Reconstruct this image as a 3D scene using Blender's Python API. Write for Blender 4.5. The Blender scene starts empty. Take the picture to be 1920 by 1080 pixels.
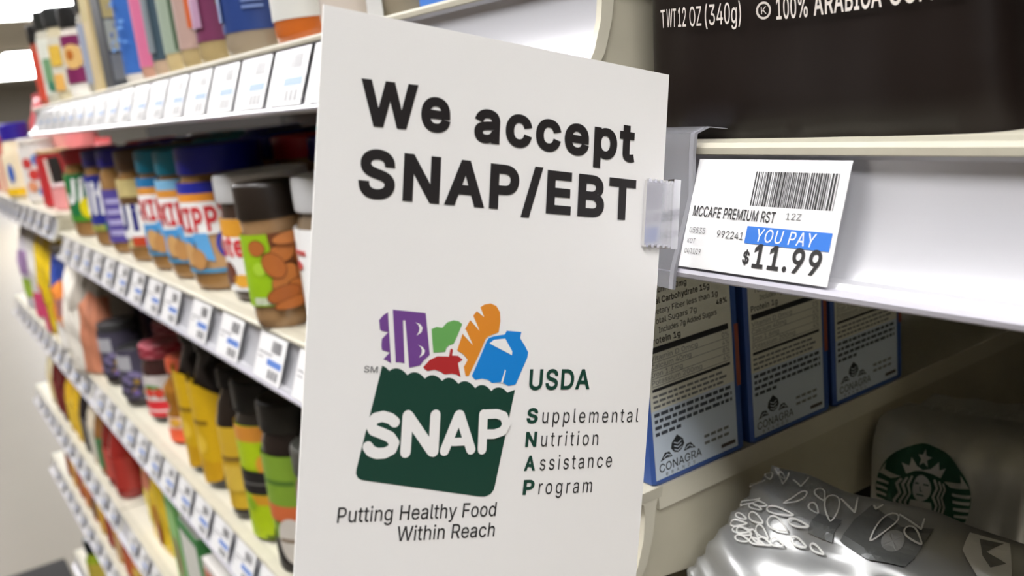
import bpy, bmesh, math, random
from mathutils import Vector, Matrix
from mathutils.geometry import delaunay_2d_cdt

# ------------------------------------------------------------------ camera, world, exposure
scene = bpy.context.scene
COL = scene.collection
random.seed(7)
H = 1.20            # camera height above the floor
D = 0.195           # distance from the camera to the front edge of the shelves (plane Y = 0)
CAM = Vector((0.0, -D, H))

cam_data = bpy.data.cameras.new('camera')
cam_data.sensor_width = 36.0
cam_data.lens = 36.0 * 1715.0 / 1920.0
cam_data.clip_start = 0.01
cam_data.dof.use_dof = True
cam_data.dof.focus_distance = 0.262
cam_data.dof.aperture_fstop = 15.0
cam = bpy.data.objects.new('camera', cam_data)
COL.objects.link(cam)
R_ = Vector((0.56571019, 0.81772152, -0.10631785))
U_ = Vector((-0.12360055, 0.21156238, 0.96951754))
B_ = Vector((0.81528822, -0.53532501, 0.22075382))
m = Matrix.Identity(4)
for i, v in enumerate((R_, U_, B_, CAM)):
    for k in range(3):
        m[k][i] = v[k]
cam.matrix_world = m
scene.camera = cam

world = bpy.data.worlds.new('world')
scene.world = world
world.use_nodes = True
world.node_tree.nodes['Background'].inputs[0].default_value = (1.0, 0.985, 0.96, 1)
world.node_tree.nodes['Background'].inputs[1].default_value = 0.04

scene.view_settings.view_transform = 'Standard'
scene.view_settings.look = 'None'
scene.view_settings.gamma = 1.0
scene.view_settings.use_curve_mapping = False
scene.view_settings.exposure = 0.16
scene.cycles.use_denoising = True
LAMP = 19.0          # strength of the ceiling light diffusers

# ------------------------------------------------------------------ materials
def lin(c):
    c /= 255.0
    return c / 12.92 if c <= 0.04045 else ((c + 0.055) / 1.055) ** 2.4

_mats = {}
def mat(name, rgb, rough=0.5, metal=0.0, coat=0.0, noise=0.0, bump=0.0, scale=40.0, spec=0.5, aniso=None):
    if name in _mats:
        return _mats[name]
    m = bpy.data.materials.new(name)
    m.use_nodes = True
    nt = m.node_tree
    b = nt.nodes['Principled BSDF']
    c = (lin(rgb[0]), lin(rgb[1]), lin(rgb[2]), 1)
    b.inputs['Base Color'].default_value = c
    b.inputs['Roughness'].default_value = rough
    b.inputs['Metallic'].default_value = metal
    b.inputs['Coat Weight'].default_value = coat
    b.inputs['Coat Roughness'].default_value = 0.12
    b.inputs['Specular IOR Level'].default_value = spec
    if noise or bump:
        tc = nt.nodes.new('ShaderNodeTexCoord')
        mp = nt.nodes.new('ShaderNodeMapping')
        nt.links.new(tc.outputs['Object'], mp.inputs[0])
        if aniso:
            mp.inputs['Scale'].default_value = aniso
        nz = nt.nodes.new('ShaderNodeTexNoise')
        nz.inputs['Scale'].default_value = scale
        nz.inputs['Detail'].default_value = 5
        nt.links.new(mp.outputs[0], nz.inputs['Vector'])
        if noise:
            mx = nt.nodes.new('ShaderNodeMix')
            mx.data_type = 'RGBA'
            mx.inputs['A'].default_value = c
            mx.inputs['B'].default_value = (c[0] * (1 - noise), c[1] * (1 - noise), c[2] * (1 - noise), 1)
            nt.links.new(nz.outputs['Fac'], mx.inputs['Factor'])
            nt.links.new(mx.outputs['Result'], b.inputs['Base Color'])
        if bump:
            bp = nt.nodes.new('ShaderNodeBump')
            bp.inputs['Strength'].default_value = bump
            bp.inputs['Distance'].default_value = 0.002
            nt.links.new(nz.outputs['Fac'], bp.inputs['Height'])
            nt.links.new(bp.outputs[0], b.inputs['Normal'])
    _mats[name] = m
    return m

def ink(rgb, rough=0.5, coat=0.0):  # print
    return mat('ink_%02x%02x%02x_%d_%d' % (rgb[0], rgb[1], rgb[2], round(rough * 10), round(coat * 10)), rgb, rough, coat=coat)

def emis(name, rgb, s):
    m = bpy.data.materials.new(name)
    m.use_nodes = True
    nt = m.node_tree
    nt.nodes.remove(nt.nodes['Principled BSDF'])
    e = nt.nodes.new('ShaderNodeEmission')
    e.inputs[0].default_value = (*rgb, 1)
    e.inputs[1].default_value = s
    nt.links.new(e.outputs[0], nt.nodes['Material Output'].inputs[0])
    return m

def clear(name, tint=(0.93, 0.93, 0.97), body=0.1, rough=0.12):
    m = bpy.data.materials.new(name)
    m.use_nodes = True
    nt = m.node_tree
    nt.nodes.remove(nt.nodes['Principled BSDF'])
    tr = nt.nodes.new('ShaderNodeBsdfTransparent')
    tr.inputs[0].default_value = (*tint, 1)
    df = nt.nodes.new('ShaderNodeBsdfDiffuse')
    df.inputs[0].default_value = (0.84, 0.84, 0.90, 1)
    gl = nt.nodes.new('ShaderNodeBsdfGlossy')
    gl.inputs['Roughness'].default_value = rough
    fr = nt.nodes.new('ShaderNodeFresnel')
    fr.inputs[0].default_value = 1.45
    a = nt.nodes.new('ShaderNodeMixShader')
    a.inputs[0].default_value = body
    nt.links.new(tr.outputs[0], a.inputs[1])
    nt.links.new(df.outputs[0], a.inputs[2])
    b = nt.nodes.new('ShaderNodeMixShader')
    nt.links.new(fr.outputs[0], b.inputs[0])
    nt.links.new(a.outputs[0], b.inputs[1])
    nt.links.new(gl.outputs[0], b.inputs[2])
    nt.links.new(b.outputs[0], nt.nodes['Material Output'].inputs[0])
    return m

WHITE = (238, 238, 236)
BLACK = (22, 20, 20)
M_TAG = mat('tag_under_plastic', (238, 238, 238), 0.4, coat=1.0)
M_CARD = mat('white_card', (240, 238, 235), 0.45)
M_DECK = mat('cream_enamel', (206, 201, 182), 0.4, noise=0.12, scale=60)
M_EDGE = mat('cream_edge', (192, 187, 168), 0.45, noise=0.2, scale=80)
M_SIDE = mat('worn_cream_enamel', (198, 192, 170), 0.5, noise=0.35, scale=25)
M_CHAN = mat('white_price_channel', (200, 200, 204), 0.28, metal=0.3, coat=0.35, noise=0.06, bump=0.03, scale=30, aniso=(0.3, 6, 6))
M_STRIP = mat('lavender_strip', (188, 186, 196), 0.3, coat=0.6)
M_BACK = mat('shade_toned_back_panel', (24, 23, 20), 0.6, noise=0.2, scale=15)  # shade of the deep shelf interior put into the panel colour
M_CLEAR = clear('clear_plastic', body=0.22)
M_CLEAR2 = clear('clear_plastic_thick', (0.90, 0.90, 0.96), 0.30, 0.15)

# ------------------------------------------------------------------ mesh builder
class MB:
    def __init__(s):
        s.v = []; s.f = []; s.fm = []; s.mats = []
    def mi(s, m):
        if m not in s.mats:
            s.mats.append(m)
        return s.mats.index(m)
    def add(s, verts, faces, m):
        o = len(s.v); k = s.mi(m)
        s.v += [tuple(p) for p in verts]
        for f in faces:
            s.f.append(tuple(i + o for i in f)); s.fm.append(k)
    def box(s, a, b, m):
        x0, y0, z0 = a; x1, y1, z1 = b
        s.add([(x0,y0,z0),(x1,y0,z0),(x1,y1,z0),(x0,y1,z0),(x0,y0,z1),(x1,y0,z1),(x1,y1,z1),(x0,y1,z1)],
              [(0,3,2,1),(4,5,6,7),(0,1,5,4),(1,2,6,5),(2,3,7,6),(3,0,4,7)], m)
    def cbox(s, a, b, m, c=0.001):
        # box with chamfered upright edges and rims
        x0, y0, z0 = a; x1, y1, z1 = b
        def ring(i, z):
            return [(x0+c+i,y0+i,z),(x1-c-i,y0+i,z),(x1-i,y0+c+i,z),(x1-i,y1-c-i,z),(x1-c-i,y1-i,z),(x0+c+i,y1-i,z),(x0+i,y1-c-i,z),(x0+i,y0+c+i,z)]
        s.rings([ring(c*.6, z0), ring(0, z0+c), ring(0, z1-c), ring(c*.6, z1)], m)
    def rings(s, rs, m, cap0=True, cap1=True, mats=None, closed=True):
        n = len(rs[0]); o = len(s.v)
        for r in rs:
            s.v += [tuple(p) for p in r]
        for i in range(len(rs) - 1):
            k = s.mi(mats[i] if mats else m)
            for j in range(n if closed else n - 1):
                j2 = (j + 1) % n
                s.f.append((o+i*n+j, o+i*n+j2, o+(i+1)*n+j2, o+(i+1)*n+j)); s.fm.append(k)
        if cap0:
            s.f.append(tuple(o + j for j in reversed(range(n)))); s.fm.append(s.mi(mats[0] if mats else m))
        if cap1:
            s.f.append(tuple(o + (len(rs)-1)*n + j for j in range(n))); s.fm.append(s.mi(mats[-1] if mats else m))
    def lathe(s, prof, m, seg=36, cap0=True, cap1=True, mats=None, sx=1.0, sy=1.0, ridge=0.0):
        rs = []
        for r, z in prof:
            ring = []
            for j in range(seg):
                t = 2*math.pi*j/seg
                rr = r * (1 - (ridge if j % 2 else 0))
                ring.append((rr*sx*math.cos(t), rr*sy*math.sin(t), z))
            rs.append(ring)
        s.rings(rs, m, cap0, cap1, mats)
    def extrude_x(s, prof, x0, x1, m):
        s.rings([[(x0, y, z) for y, z in prof], [(x1, y, z) for y, z in prof]], m)
    def tube(s, pts, r, m, seg=8):
        pts = [Vector(p) for p in pts]; rs = []
        for i, p in enumerate(pts):
            t = (pts[min(i+1, len(pts)-1)] - pts[max(i-1, 0)]).normalized()
            a = t.cross(Vector((0.3, 0.2, 1))).normalized(); b = t.cross(a)
            rr = r[i] if isinstance(r, (list, tuple)) else r
            rs.append([p + a*rr*math.cos(2*math.pi*k/seg) + b*rr*math.sin(2*math.pi*k/seg) for k in range(seg)])
        s.rings(rs, m)
    def build(s, name, parent=None, smooth=0.7, loc=None):
        me = bpy.data.meshes.new(name)
        me.from_pydata(s.v, [], s.f)
        for mm in s.mats:
            me.materials.append(mm)
        me.polygons.foreach_set('material_index', s.fm)
        if smooth:
            me.shade_smooth()
            me.set_sharp_from_angle(angle=smooth)
        me.update()
        o = bpy.data.objects.new(name, me)
        COL.objects.link(o)
        if parent is not None:
            o.parent = parent
        if loc is not None:
            o.location = loc
        return o

def tag(o, label, cat, group=None, kind=None):
    if label: o['label'] = label
    if cat: o['category'] = cat
    if group: o['group'] = group
    if kind: o['kind'] = kind
    return o

def thing(name, label, cat, loc=(0, 0, 0), rotz=0.0, group=None):
    o = bpy.data.objects.new(name, None)
    o.empty_display_size = 0.02
    COL.objects.link(o)
    o.location = loc
    o.rotation_euler = (0, 0, rotz)
    return tag(o, label, cat, group)

def struct(name, mb, smooth=None):
    o = mb.build(name, smooth=smooth)
    o['kind'] = 'structure'
    return o

def copy_tree(o, loc):
    c = o.copy(); COL.objects.link(c); c.location = loc
    for ch in o.children:
        d = ch.copy(); COL.objects.link(d); d.parent = c
        for g in ch.children:
            e = g.copy(); COL.objects.link(e); e.parent = d
    return c

# ------------------------------------------------------------------ flat artwork (print on labels)
# letter outlines (thousandths of the letter size): point, left handle, right handle
FONT = {
'A':(480,'16,0,39,0,78,170 201,509,140,339,226,509 276,509,251,509,338,339 463,0,401,170,440,0 395,0,418,0,359,101 287,302,323,202,281,321 264,372,273,344,255,400 232,478,245,435,236,478 245,478,241,478,233,435 213,371,222,399,204,343 191,302,196,320,155,202 85,0,120,101,62,0|110,142,197,142,110,161 110,199,110,180,197,199 370,199,283,199,370,180 370,142,370,161,283,142'),
'B':(456,'60,0,122,0,60,170 60,509,60,339,120,509 241,509,181,509,276,509 329,491,306,503,352,479 381,442,369,462,392,422 398,374,398,399,398,352 387,320,394,334,379,306 356,286,369,294,344,277 315,267,330,271,315,265 315,262,315,264,331,261 363,245,347,255,379,235 402,203,392,221,413,185 418,136,418,163,418,111 400,67,412,87,388,46 344,18,370,30,319,6 247,0,287,0,184,0|125,57,125,115,165,57 245,57,205,57,284,57 330,80,313,65,347,95 355,137,355,114,355,154 342,184,351,170,334,198 306,218,321,209,290,227 248,231,271,231,207,231 125,231,166,231,125,173|125,285,125,341,162,285 238,285,200,285,257,285 288,296,273,289,303,303 323,326,315,313,332,339 336,372,336,355,336,395 313,429,328,414,297,444 240,452,273,452,202,452 125,452,163,452,125,396'),
'C':(510,'267,-7,293,-7,223,-7 150,25,184,4,116,46 70,115,89,76,50,154 40,254,40,201,40,308 70,393,50,354,89,432 150,484,116,462,184,505 267,516,223,516,293,516 340,504,317,512,363,497 402,471,384,486,420,457 448,418,436,439,460,398 473,348,468,374,451,348 408,348,430,348,404,366 389,395,398,381,381,408 357,428,370,419,345,438 315,449,331,444,300,454 267,456,284,456,236,456 184,432,208,448,159,417 125,364,139,394,111,334 103,254,103,297,103,211 125,145,111,175,140,115 184,76,159,92,209,61 267,53,236,53,284,53 315,60,300,55,331,65 357,81,345,71,370,90 389,114,381,101,398,128 408,160,404,143,430,160 473,160,451,160,469,135 448,91,460,111,436,70 402,38,421,52,384,23 341,5,363,12,318,-3'),
'D':(502,'219,0,271,0,178,0 96,0,137,0,96,19 96,57,96,38,136,57 215,57,175,57,256,57 318,81,291,65,345,97 379,149,366,119,392,179 399,255,399,214,399,296 379,361,392,331,366,390 320,428,346,412,293,444 221,452,260,452,178,452 93,452,136,452,93,471 93,509,93,490,137,509 225,509,181,509,275,509 353,478,317,499,388,458 433,391,415,429,452,353 462,255,462,308,462,202 433,119,452,157,414,81 351,31,387,51,314,10|125,509,103,509,125,339 125,0,125,170,103,0 60,0,82,0,60,170 60,509,60,339,82,509'),
'E':(419,'60,0,165,0,60,170 60,509,60,339,164,509 372,509,268,509,372,490 372,452,372,471,290,452 125,452,207,452,125,396 125,286,125,341,202,286 355,286,278,286,355,267 355,229,355,248,278,229 125,229,202,229,125,172 125,57,125,114,208,57 375,57,292,57,375,38 375,0,375,19,270,0'),
'F':(410,'60,0,82,0,60,170 60,509,60,339,163,509 369,509,266,509,369,490 369,452,369,471,288,452 125,452,206,452,125,394 125,278,125,336,198,278 346,278,272,278,346,259 346,221,346,240,272,221 125,221,198,221,125,147 125,0,125,74,103,0'),
'G':(520,'269,-7,309,-7,223,-7 149,25,184,4,115,46 69,116,88,77,50,155 40,254,40,201,40,308 69,393,50,354,88,432 149,484,115,462,183,505 265,516,221,516,292,516 340,504,317,512,364,496 403,469,385,484,422,454 449,416,437,437,461,396 474,349,470,373,452,349 408,349,430,349,403,365 387,393,396,380,379,406 356,427,368,417,344,436 315,448,330,444,300,453 265,456,283,456,235,456 183,432,208,448,159,417 125,364,139,394,111,334 103,254,103,297,103,211 125,145,111,175,140,115 184,76,159,92,209,61 269,53,237,53,297,53 345,71,323,59,367,83 396,123,384,101,409,146 415,202,415,172,421,201 434,199,428,200,384,199 283,199,333,199,283,218 283,256,283,237,348,256 478,256,413,256,478,237 478,200,478,219,478,158 451,91,469,122,433,60 377,19,408,36,345,2'),
'H':(517,'60,0,82,0,60,170 60,509,60,339,82,509 125,509,103,509,125,435 125,289,125,362,214,289 392,289,303,289,392,362 392,509,392,435,414,509 457,509,435,509,457,339 457,0,457,170,435,0 392,0,414,0,392,77 392,232,392,155,303,232 125,232,214,232,125,155 125,0,125,77,103,0'),
'I':(300,'31,0,111,0,31,19 31,57,31,38,60,57 118,57,89,57,118,189 118,452,118,320,89,452 31,452,60,452,31,471 31,509,31,490,111,509 269,509,190,509,269,490 269,452,269,471,240,452 183,452,212,452,183,320 183,57,183,189,212,57 269,57,240,57,269,38 269,0,269,19,190,0'),
'J':(396,'185,-7,230,-7,140,-7 75,33,104,6,47,59 33,145,33,97,33,155 33,173,33,164,55,173 98,173,76,173,98,164 98,145,98,155,98,114 122,74,106,91,137,58 185,50,159,50,211,50 248,74,232,58,264,91 272,145,272,114,272,267 272,509,272,388,293,509 336,509,315,509,336,388 336,145,336,267,336,97 294,33,322,59,266,6'),
'K':(467,'104,145,146,189,104,169 104,216,104,193,116,232 139,261,128,247,151,275 174,303,162,290,187,317 212,344,199,331,262,399 364,509,313,454,392,509 448,509,420,509,376,431 231,276,304,353,230,276 228,276,229,276,187,233|60,0,82,0,60,170 60,509,60,339,82,509 125,509,103,509,125,451 125,334,125,392,124,298 124,225,124,261,124,214 125,193,124,204,125,129 125,0,125,64,103,0|372,0,398,0,311,86 188,259,249,173,201,276 228,309,215,293,302,206 449,0,375,103,423,0'),
'L':(393,'60,0,160,0,60,170 60,509,60,339,82,509 125,509,103,509,125,358 125,57,125,208,203,57 361,57,282,57,361,38 361,0,361,19,261,0'),
'M':(628,'60,0,81,0,60,170 60,509,60,339,91,509 152,509,121,509,193,402 277,187,235,294,280,180 287,159,284,170,291,148 299,123,295,136,303,110 311,84,307,97,315,71 322,49,319,59,317,49 307,49,312,49,310,59 318,83,314,70,322,95 330,121,326,108,334,134 342,158,338,147,346,170 352,187,349,179,394,294 476,509,435,402,507,509 568,509,537,509,568,339 568,0,568,170,547,0 504,0,525,0,504,97 504,291,504,194,504,302 504,327,504,314,505,340 505,369,505,354,505,383 506,413,506,398,506,428 507,457,507,443,509,457 513,457,511,457,508,441 498,409,503,426,492,393 482,363,487,378,477,348 467,322,472,334,463,309 456,291,459,299,418,194 342,0,380,97,323,0 286,0,305,0,248,97 170,291,209,194,167,299 159,321,163,309,155,333 145,361,150,346,140,376 129,408,135,391,124,424 112,457,118,441,114,457 119,457,117,457,119,444 120,416,120,431,120,401 121,372,121,387,121,357 122,328,121,342,122,315 122,291,122,302,122,194 122,0,122,97,101,0'),
'N':(523,'60,0,82,0,60,170 60,509,60,339,85,509 136,509,111,509,205,400 343,183,274,291,349,174 363,151,355,164,370,138 388,107,379,123,396,90 414,55,405,73,411,55 405,54,408,54,403,72 401,108,401,90,400,126 399,157,399,142,399,172 399,195,399,185,399,300 399,509,399,404,420,509 463,509,442,509,463,339 463,0,463,170,438,0 387,0,412,0,325,97 202,290,264,193,194,303 177,331,186,316,169,345 148,381,159,362,137,400 108,452,123,424,111,453 119,454,115,453,120,428 122,384,121,405,123,362 124,328,124,344,125,312 125,291,125,300,125,194 125,0,125,97,103,0'),
'O':(533,'267,-7,311,-7,223,-7 150,25,184,4,116,46 70,115,90,76,50,154 40,254,40,201,40,308 70,393,50,354,90,432 150,484,116,462,184,505 267,516,223,516,311,516 384,484,350,505,418,462 464,393,444,432,483,354 493,254,493,308,493,201 464,115,483,154,444,76 384,25,418,46,350,4|267,53,236,53,297,53 349,76,325,61,374,91 408,144,394,114,423,174 430,254,430,211,430,298 408,365,423,335,394,395 349,433,374,417,325,448 267,456,297,456,236,456 184,433,209,448,159,417 125,364,140,394,111,334 103,254,103,297,103,211 125,144,111,174,140,114 184,76,159,92,209,61'),
'P':(445,'60,0,82,0,60,170 60,509,60,339,118,509 235,509,177,509,274,509 332,487,307,502,358,473 390,430,377,454,402,405 409,348,409,378,409,317 390,265,402,290,377,241 332,207,358,222,307,193 235,186,274,186,193,186 109,186,151,186,109,205 109,242,109,224,150,242 233,242,191,242,259,242 297,256,281,247,313,265 333,294,325,278,341,310 344,348,344,328,344,368 333,402,341,386,325,417 297,439,313,430,280,448 232,452,259,452,196,452 125,452,160,452,125,301 125,0,125,151,103,0'),
'Q':(533,'245,159,274,121,268,159 313,159,290,159,332,134 369,85,351,109,374,78 384,65,379,71,412,27 468,-48,440,-10,446,-48 401,-48,423,-48,382,-23 346,27,364,2,341,33 331,46,336,39,302,84|267,-7,311,-7,223,-7 150,25,184,4,116,46 70,115,90,76,50,154 40,254,40,201,40,308 70,393,50,354,90,432 150,484,116,462,184,505 267,516,223,516,311,516 384,484,350,505,418,462 464,393,444,432,483,354 493,254,493,308,493,201 464,115,483,154,444,76 384,25,418,46,350,4|267,53,236,53,297,53 349,76,325,61,374,91 408,144,394,114,423,174 430,254,430,211,430,298 408,365,423,335,394,395 349,433,374,417,325,448 267,456,297,456,236,456 184,433,209,448,159,417 125,364,140,394,111,334 103,254,103,297,103,211 125,144,111,174,140,114 184,76,159,92,209,61'),
'R':(449,'60,0,82,0,60,170 60,509,60,339,119,509 236,509,177,509,275,509 333,489,307,502,359,475 390,433,378,457,403,410 409,352,409,382,409,321 390,271,403,295,378,248 333,217,359,230,307,204 236,198,275,198,189,198 96,198,143,198,96,217 96,255,96,236,142,255 234,255,188,255,260,255 298,267,281,259,314,275 334,300,326,286,341,315 345,352,345,332,345,372 334,405,341,390,326,420 298,440,314,431,281,448 233,452,259,452,197,452 125,452,161,452,125,301 125,0,125,151,103,0|353,0,378,0,312,76 230,229,271,153,254,229 303,229,279,229,344,153 428,0,386,76,403,0'),
'S':(447,'224,-9,263,-9,187,-9 128,9,155,-3,100,21 64,60,79,38,49,82 38,137,40,107,60,137 104,137,82,137,106,117 123,88,112,101,134,75 166,59,149,65,184,52 224,49,203,49,247,49 286,60,268,53,304,68 329,92,319,78,340,105 346,139,346,121,346,155 332,179,341,169,323,189 296,205,311,198,281,211 245,222,264,217,224,228 184,239,204,234,142,251 86,289,109,268,63,311 52,372,52,339,52,401 75,448,60,426,90,469 138,498,111,486,164,510 227,516,194,516,261,516 316,498,290,510,342,486 377,449,362,469,392,428 401,378,400,404,380,378 337,378,358,378,335,403 302,437,323,423,281,451 225,459,256,459,203,459 167,448,184,455,151,441 129,418,138,431,120,406 115,376,115,391,115,358 131,334,120,344,142,323 169,308,154,314,184,302 212,293,199,297,230,289 264,279,247,284,279,275 312,264,295,270,328,257 359,238,344,248,373,227 395,198,385,214,404,181 408,139,408,162,408,111 386,64,401,86,372,41 323,11,351,24,296,-2'),
'T':(449,'32,452,85,452,32,471 32,509,32,490,160,509 417,509,288,509,417,490 417,452,417,471,363,452 257,452,310,452,257,301 257,0,257,151,235,0 193,0,214,0,193,151 193,452,193,301,139,452'),
'U':(517,'259,-8,299,-8,219,-8 154,15,184,0,124,31 85,80,101,53,68,107 60,173,60,138,60,285 60,509,60,397,81,509 124,509,103,509,124,399 124,178,124,288,124,154 141,113,130,132,152,94 187,68,167,79,207,57 259,52,231,52,287,52 331,68,311,57,351,79 377,113,366,94,387,132 393,178,393,154,393,288 393,509,393,399,414,509 457,509,436,509,457,397 457,173,457,285,457,138 433,80,449,107,416,53 363,15,393,31,334,0'),
'V':(480,'204,0,229,0,141,170 16,509,79,339,39,509 84,509,62,509,120,408 192,206,156,307,198,189 215,137,206,166,224,109 248,31,235,73,243,31 235,31,239,31,247,74 267,138,258,110,276,166 290,206,284,189,325,307 395,509,360,408,417,509 463,509,440,509,401,339 278,0,340,170,253,0'),
'W':(686,'155,0,180,0,109,170 16,509,63,339,38,509 82,509,60,509,109,404 163,196,136,300,168,179 175,145,172,163,179,128 187,94,183,111,190,76 197,40,194,58,194,40 189,40,192,40,193,58 200,94,196,76,203,111 211,145,207,128,215,163 224,196,220,179,251,300 306,509,279,404,331,509 380,509,355,509,407,404 462,196,434,300,466,179 474,145,470,163,478,128 486,94,482,111,490,76 497,40,494,58,494,40 488,40,491,40,492,58 499,94,495,76,502,111 510,145,506,128,515,163 523,196,519,179,550,300 603,509,576,404,625,509 670,509,647,509,623,339 530,0,577,170,505,0 455,0,480,0,426,108 368,323,397,215,362,344 351,391,357,367,346,416 336,475,341,444,341,475 350,475,345,475,345,445 335,395,340,419,330,371 318,323,324,347,289,215 230,0,260,108,205,0'),
'X':(474,'18,0,43,0,84,95 217,284,151,190,217,268 217,236,217,252,155,327 29,509,92,418,54,509 104,509,79,509,129,473 178,400,153,437,188,385 204,361,197,372,211,350 223,329,217,340,229,318 243,292,236,306,240,292 232,292,236,292,239,306 252,329,246,318,258,339 272,361,264,350,279,372 298,400,288,385,323,437 374,509,348,473,398,509 446,509,422,509,384,419 259,239,321,329,259,255 259,287,259,271,324,191 456,0,390,96,431,0 382,0,406,0,352,43 292,129,322,86,283,143 268,165,275,155,262,175 250,195,256,185,244,206 230,231,238,217,235,231 244,231,240,231,238,218 225,196,231,207,219,186 206,166,213,176,199,155 182,129,191,143,152,86 91,0,122,43,67,0'),
'Y':(472,'203,0,225,0,203,69 203,208,203,139,141,308 16,509,79,409,41,509 91,509,66,509,125,454 192,344,159,399,203,326 222,292,213,309,231,275 250,230,240,255,241,230 224,230,232,230,233,255 251,293,242,276,260,310 280,344,270,327,314,399 381,509,347,454,406,509 455,509,430,509,393,409 268,208,330,308,268,139 268,0,268,69,247,0'),
'Z':(438,'42,0,161,0,42,15 42,46,42,31,119,159 273,385,196,272,284,400 306,431,295,415,318,446 341,476,329,461,343,469 348,454,346,461,327,453 285,452,306,453,264,452 223,452,244,452,162,452 40,452,101,452,40,471 40,509,40,490,159,509 397,509,278,509,397,493 397,462,397,477,321,351 169,129,245,240,158,113 134,81,146,97,122,65 97,33,110,49,95,40 90,54,93,47,111,55 152,57,132,56,173,57 214,57,193,57,276,57 399,57,338,57,399,38 399,0,399,19,280,0'),
'a':(389,'160,-9,182,-9,136,-9 94,5,114,-4,75,14 48,45,59,27,36,62 30,108,30,83,30,130 43,161,35,147,52,175 78,193,63,185,92,201 125,211,108,207,143,215 178,220,160,218,201,223 234,227,219,225,248,228 265,235,258,231,272,239 276,255,276,245,276,255 276,257,276,256,276,272 267,297,273,286,261,308 240,322,252,316,228,328 196,331,213,331,178,331 149,322,162,328,136,317 118,301,126,309,110,292 100,274,104,283,80,280 41,291,61,285,50,314 79,346,62,332,95,360 133,375,113,369,153,381 194,384,173,384,208,384 239,379,223,383,255,376 286,360,271,370,301,351 322,320,313,338,332,303 337,251,337,280,337,168 337,0,337,84,317,0 277,0,297,0,277,17 277,52,277,35,275,52 272,52,274,52,268,43 252,25,261,34,243,15 215,1,230,7,200,-5|170,45,155,45,193,45 228,59,212,50,243,68 263,93,255,79,271,107 276,138,276,122,276,155 276,190,276,173,273,187 259,182,268,184,251,180 231,176,242,178,221,174 200,171,210,172,190,170 175,168,182,169,161,166 134,159,147,163,121,154 103,139,111,148,96,131 92,105,92,119,92,92 102,72,95,81,109,63 130,52,118,57,142,48'),
'b':(424,'229,-8,261,-8,206,-8 172,4,187,-4,158,12 138,31,146,21,129,42 118,59,123,51,116,59 112,59,114,59,112,39 112,0,112,20,92,0 53,0,72,0,53,170 53,509,53,339,73,509 114,509,93,509,114,446 114,319,114,382,115,319 118,319,117,319,123,327 137,346,129,336,145,356 171,373,157,365,186,381 229,384,205,384,261,384 313,361,289,376,337,345 370,293,356,322,383,263 390,189,390,229,390,149 370,84,383,114,356,55 313,16,337,32,289,0|220,47,197,47,244,47 279,66,263,53,295,78 316,117,308,95,324,138 328,189,328,162,328,216 316,261,324,240,308,282 280,311,296,299,264,324 220,330,244,330,197,330 161,312,177,324,145,300 125,263,133,284,117,242 113,189,113,217,113,161 125,115,117,136,133,94 162,65,146,77,178,53'),
'c':(396,'207,-8,226,-8,173,-8 117,16,143,0,91,33 56,85,71,56,41,114 34,187,34,149,34,227 56,291,41,262,71,321 117,360,91,343,143,376 207,384,173,384,226,384 260,377,243,382,276,372 305,356,292,365,319,347 340,322,330,335,350,309 362,277,357,294,342,272 303,262,322,267,300,272 290,289,296,281,285,297 270,311,278,305,262,317 242,325,253,322,232,328 207,330,220,330,182,330 145,310,161,323,129,297 108,258,116,280,100,237 96,187,96,213,96,162 108,117,100,139,116,96 145,66,129,79,161,53 207,46,182,46,220,46 243,52,232,48,253,55 271,66,263,60,279,72 292,89,286,80,297,97 304,117,301,107,324,112 363,102,343,107,358,85 341,56,351,70,332,43 306,21,320,31,293,12 261,-1,277,4,244,-6'),
'd':(424,'195,-8,219,-8,164,-8 111,16,136,0,87,32 55,84,68,55,41,114 34,189,34,149,34,229 55,293,41,263,69,322 112,361,88,345,136,376 196,384,164,384,219,384 253,373,238,381,268,365 287,346,279,356,296,336 306,319,302,327,308,319 311,319,309,319,311,382 311,509,311,446,331,509 372,509,351,509,372,339 372,0,372,170,352,0 313,0,332,0,313,20 313,59,313,39,311,59 307,59,309,59,302,51 287,31,295,42,278,21 252,4,267,12,238,-4|205,47,181,47,227,47 263,65,247,53,279,77 299,115,291,94,308,136 312,189,312,161,312,217 300,263,308,242,292,284 263,312,279,300,247,324 205,330,228,330,181,330 145,311,161,324,129,299 108,261,116,282,100,240 96,189,96,216,96,162 109,117,100,138,117,95 145,66,129,78,161,53'),
'e':(404,'212,-8,238,-8,175,-8 117,16,143,0,90,33 56,85,70,56,41,114 34,187,34,148,34,226 55,290,41,260,69,319 115,359,89,343,141,376 205,384,171,384,226,384 266,374,246,381,285,367 319,341,303,356,335,326 357,282,348,306,366,258 371,194,371,228,371,186 371,169,371,178,272,169 75,169,174,169,75,187 75,221,75,204,163,221 338,221,250,221,329,215 310,202,319,208,310,227 298,269,306,249,290,288 263,314,278,303,247,325 205,330,228,330,182,330 146,313,163,325,130,302 109,270,118,288,100,251 96,211,96,232,96,200 96,178,96,189,96,150 110,106,101,126,120,87 151,61,134,72,168,51 212,46,189,46,228,46 254,53,241,48,266,57 285,73,277,64,294,82 306,105,301,93,325,101 365,91,345,96,359,71 335,39,349,54,321,24 283,4,303,13,262,-4'),
'f':(254,'228,379,154,379,228,362 228,327,228,344,154,327 6,327,80,327,6,344 6,379,6,362,80,379|81,0,101,0,81,144 81,432,81,288,81,453 96,486,86,471,106,500 135,519,119,511,152,526 187,530,169,530,201,530 222,527,213,529,232,525 243,521,238,523,238,503 227,468,233,486,224,470 215,472,220,471,210,473 195,474,203,474,176,474 154,460,163,469,146,451 142,419,142,437,142,279 142,0,142,140,121,0'),
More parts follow.
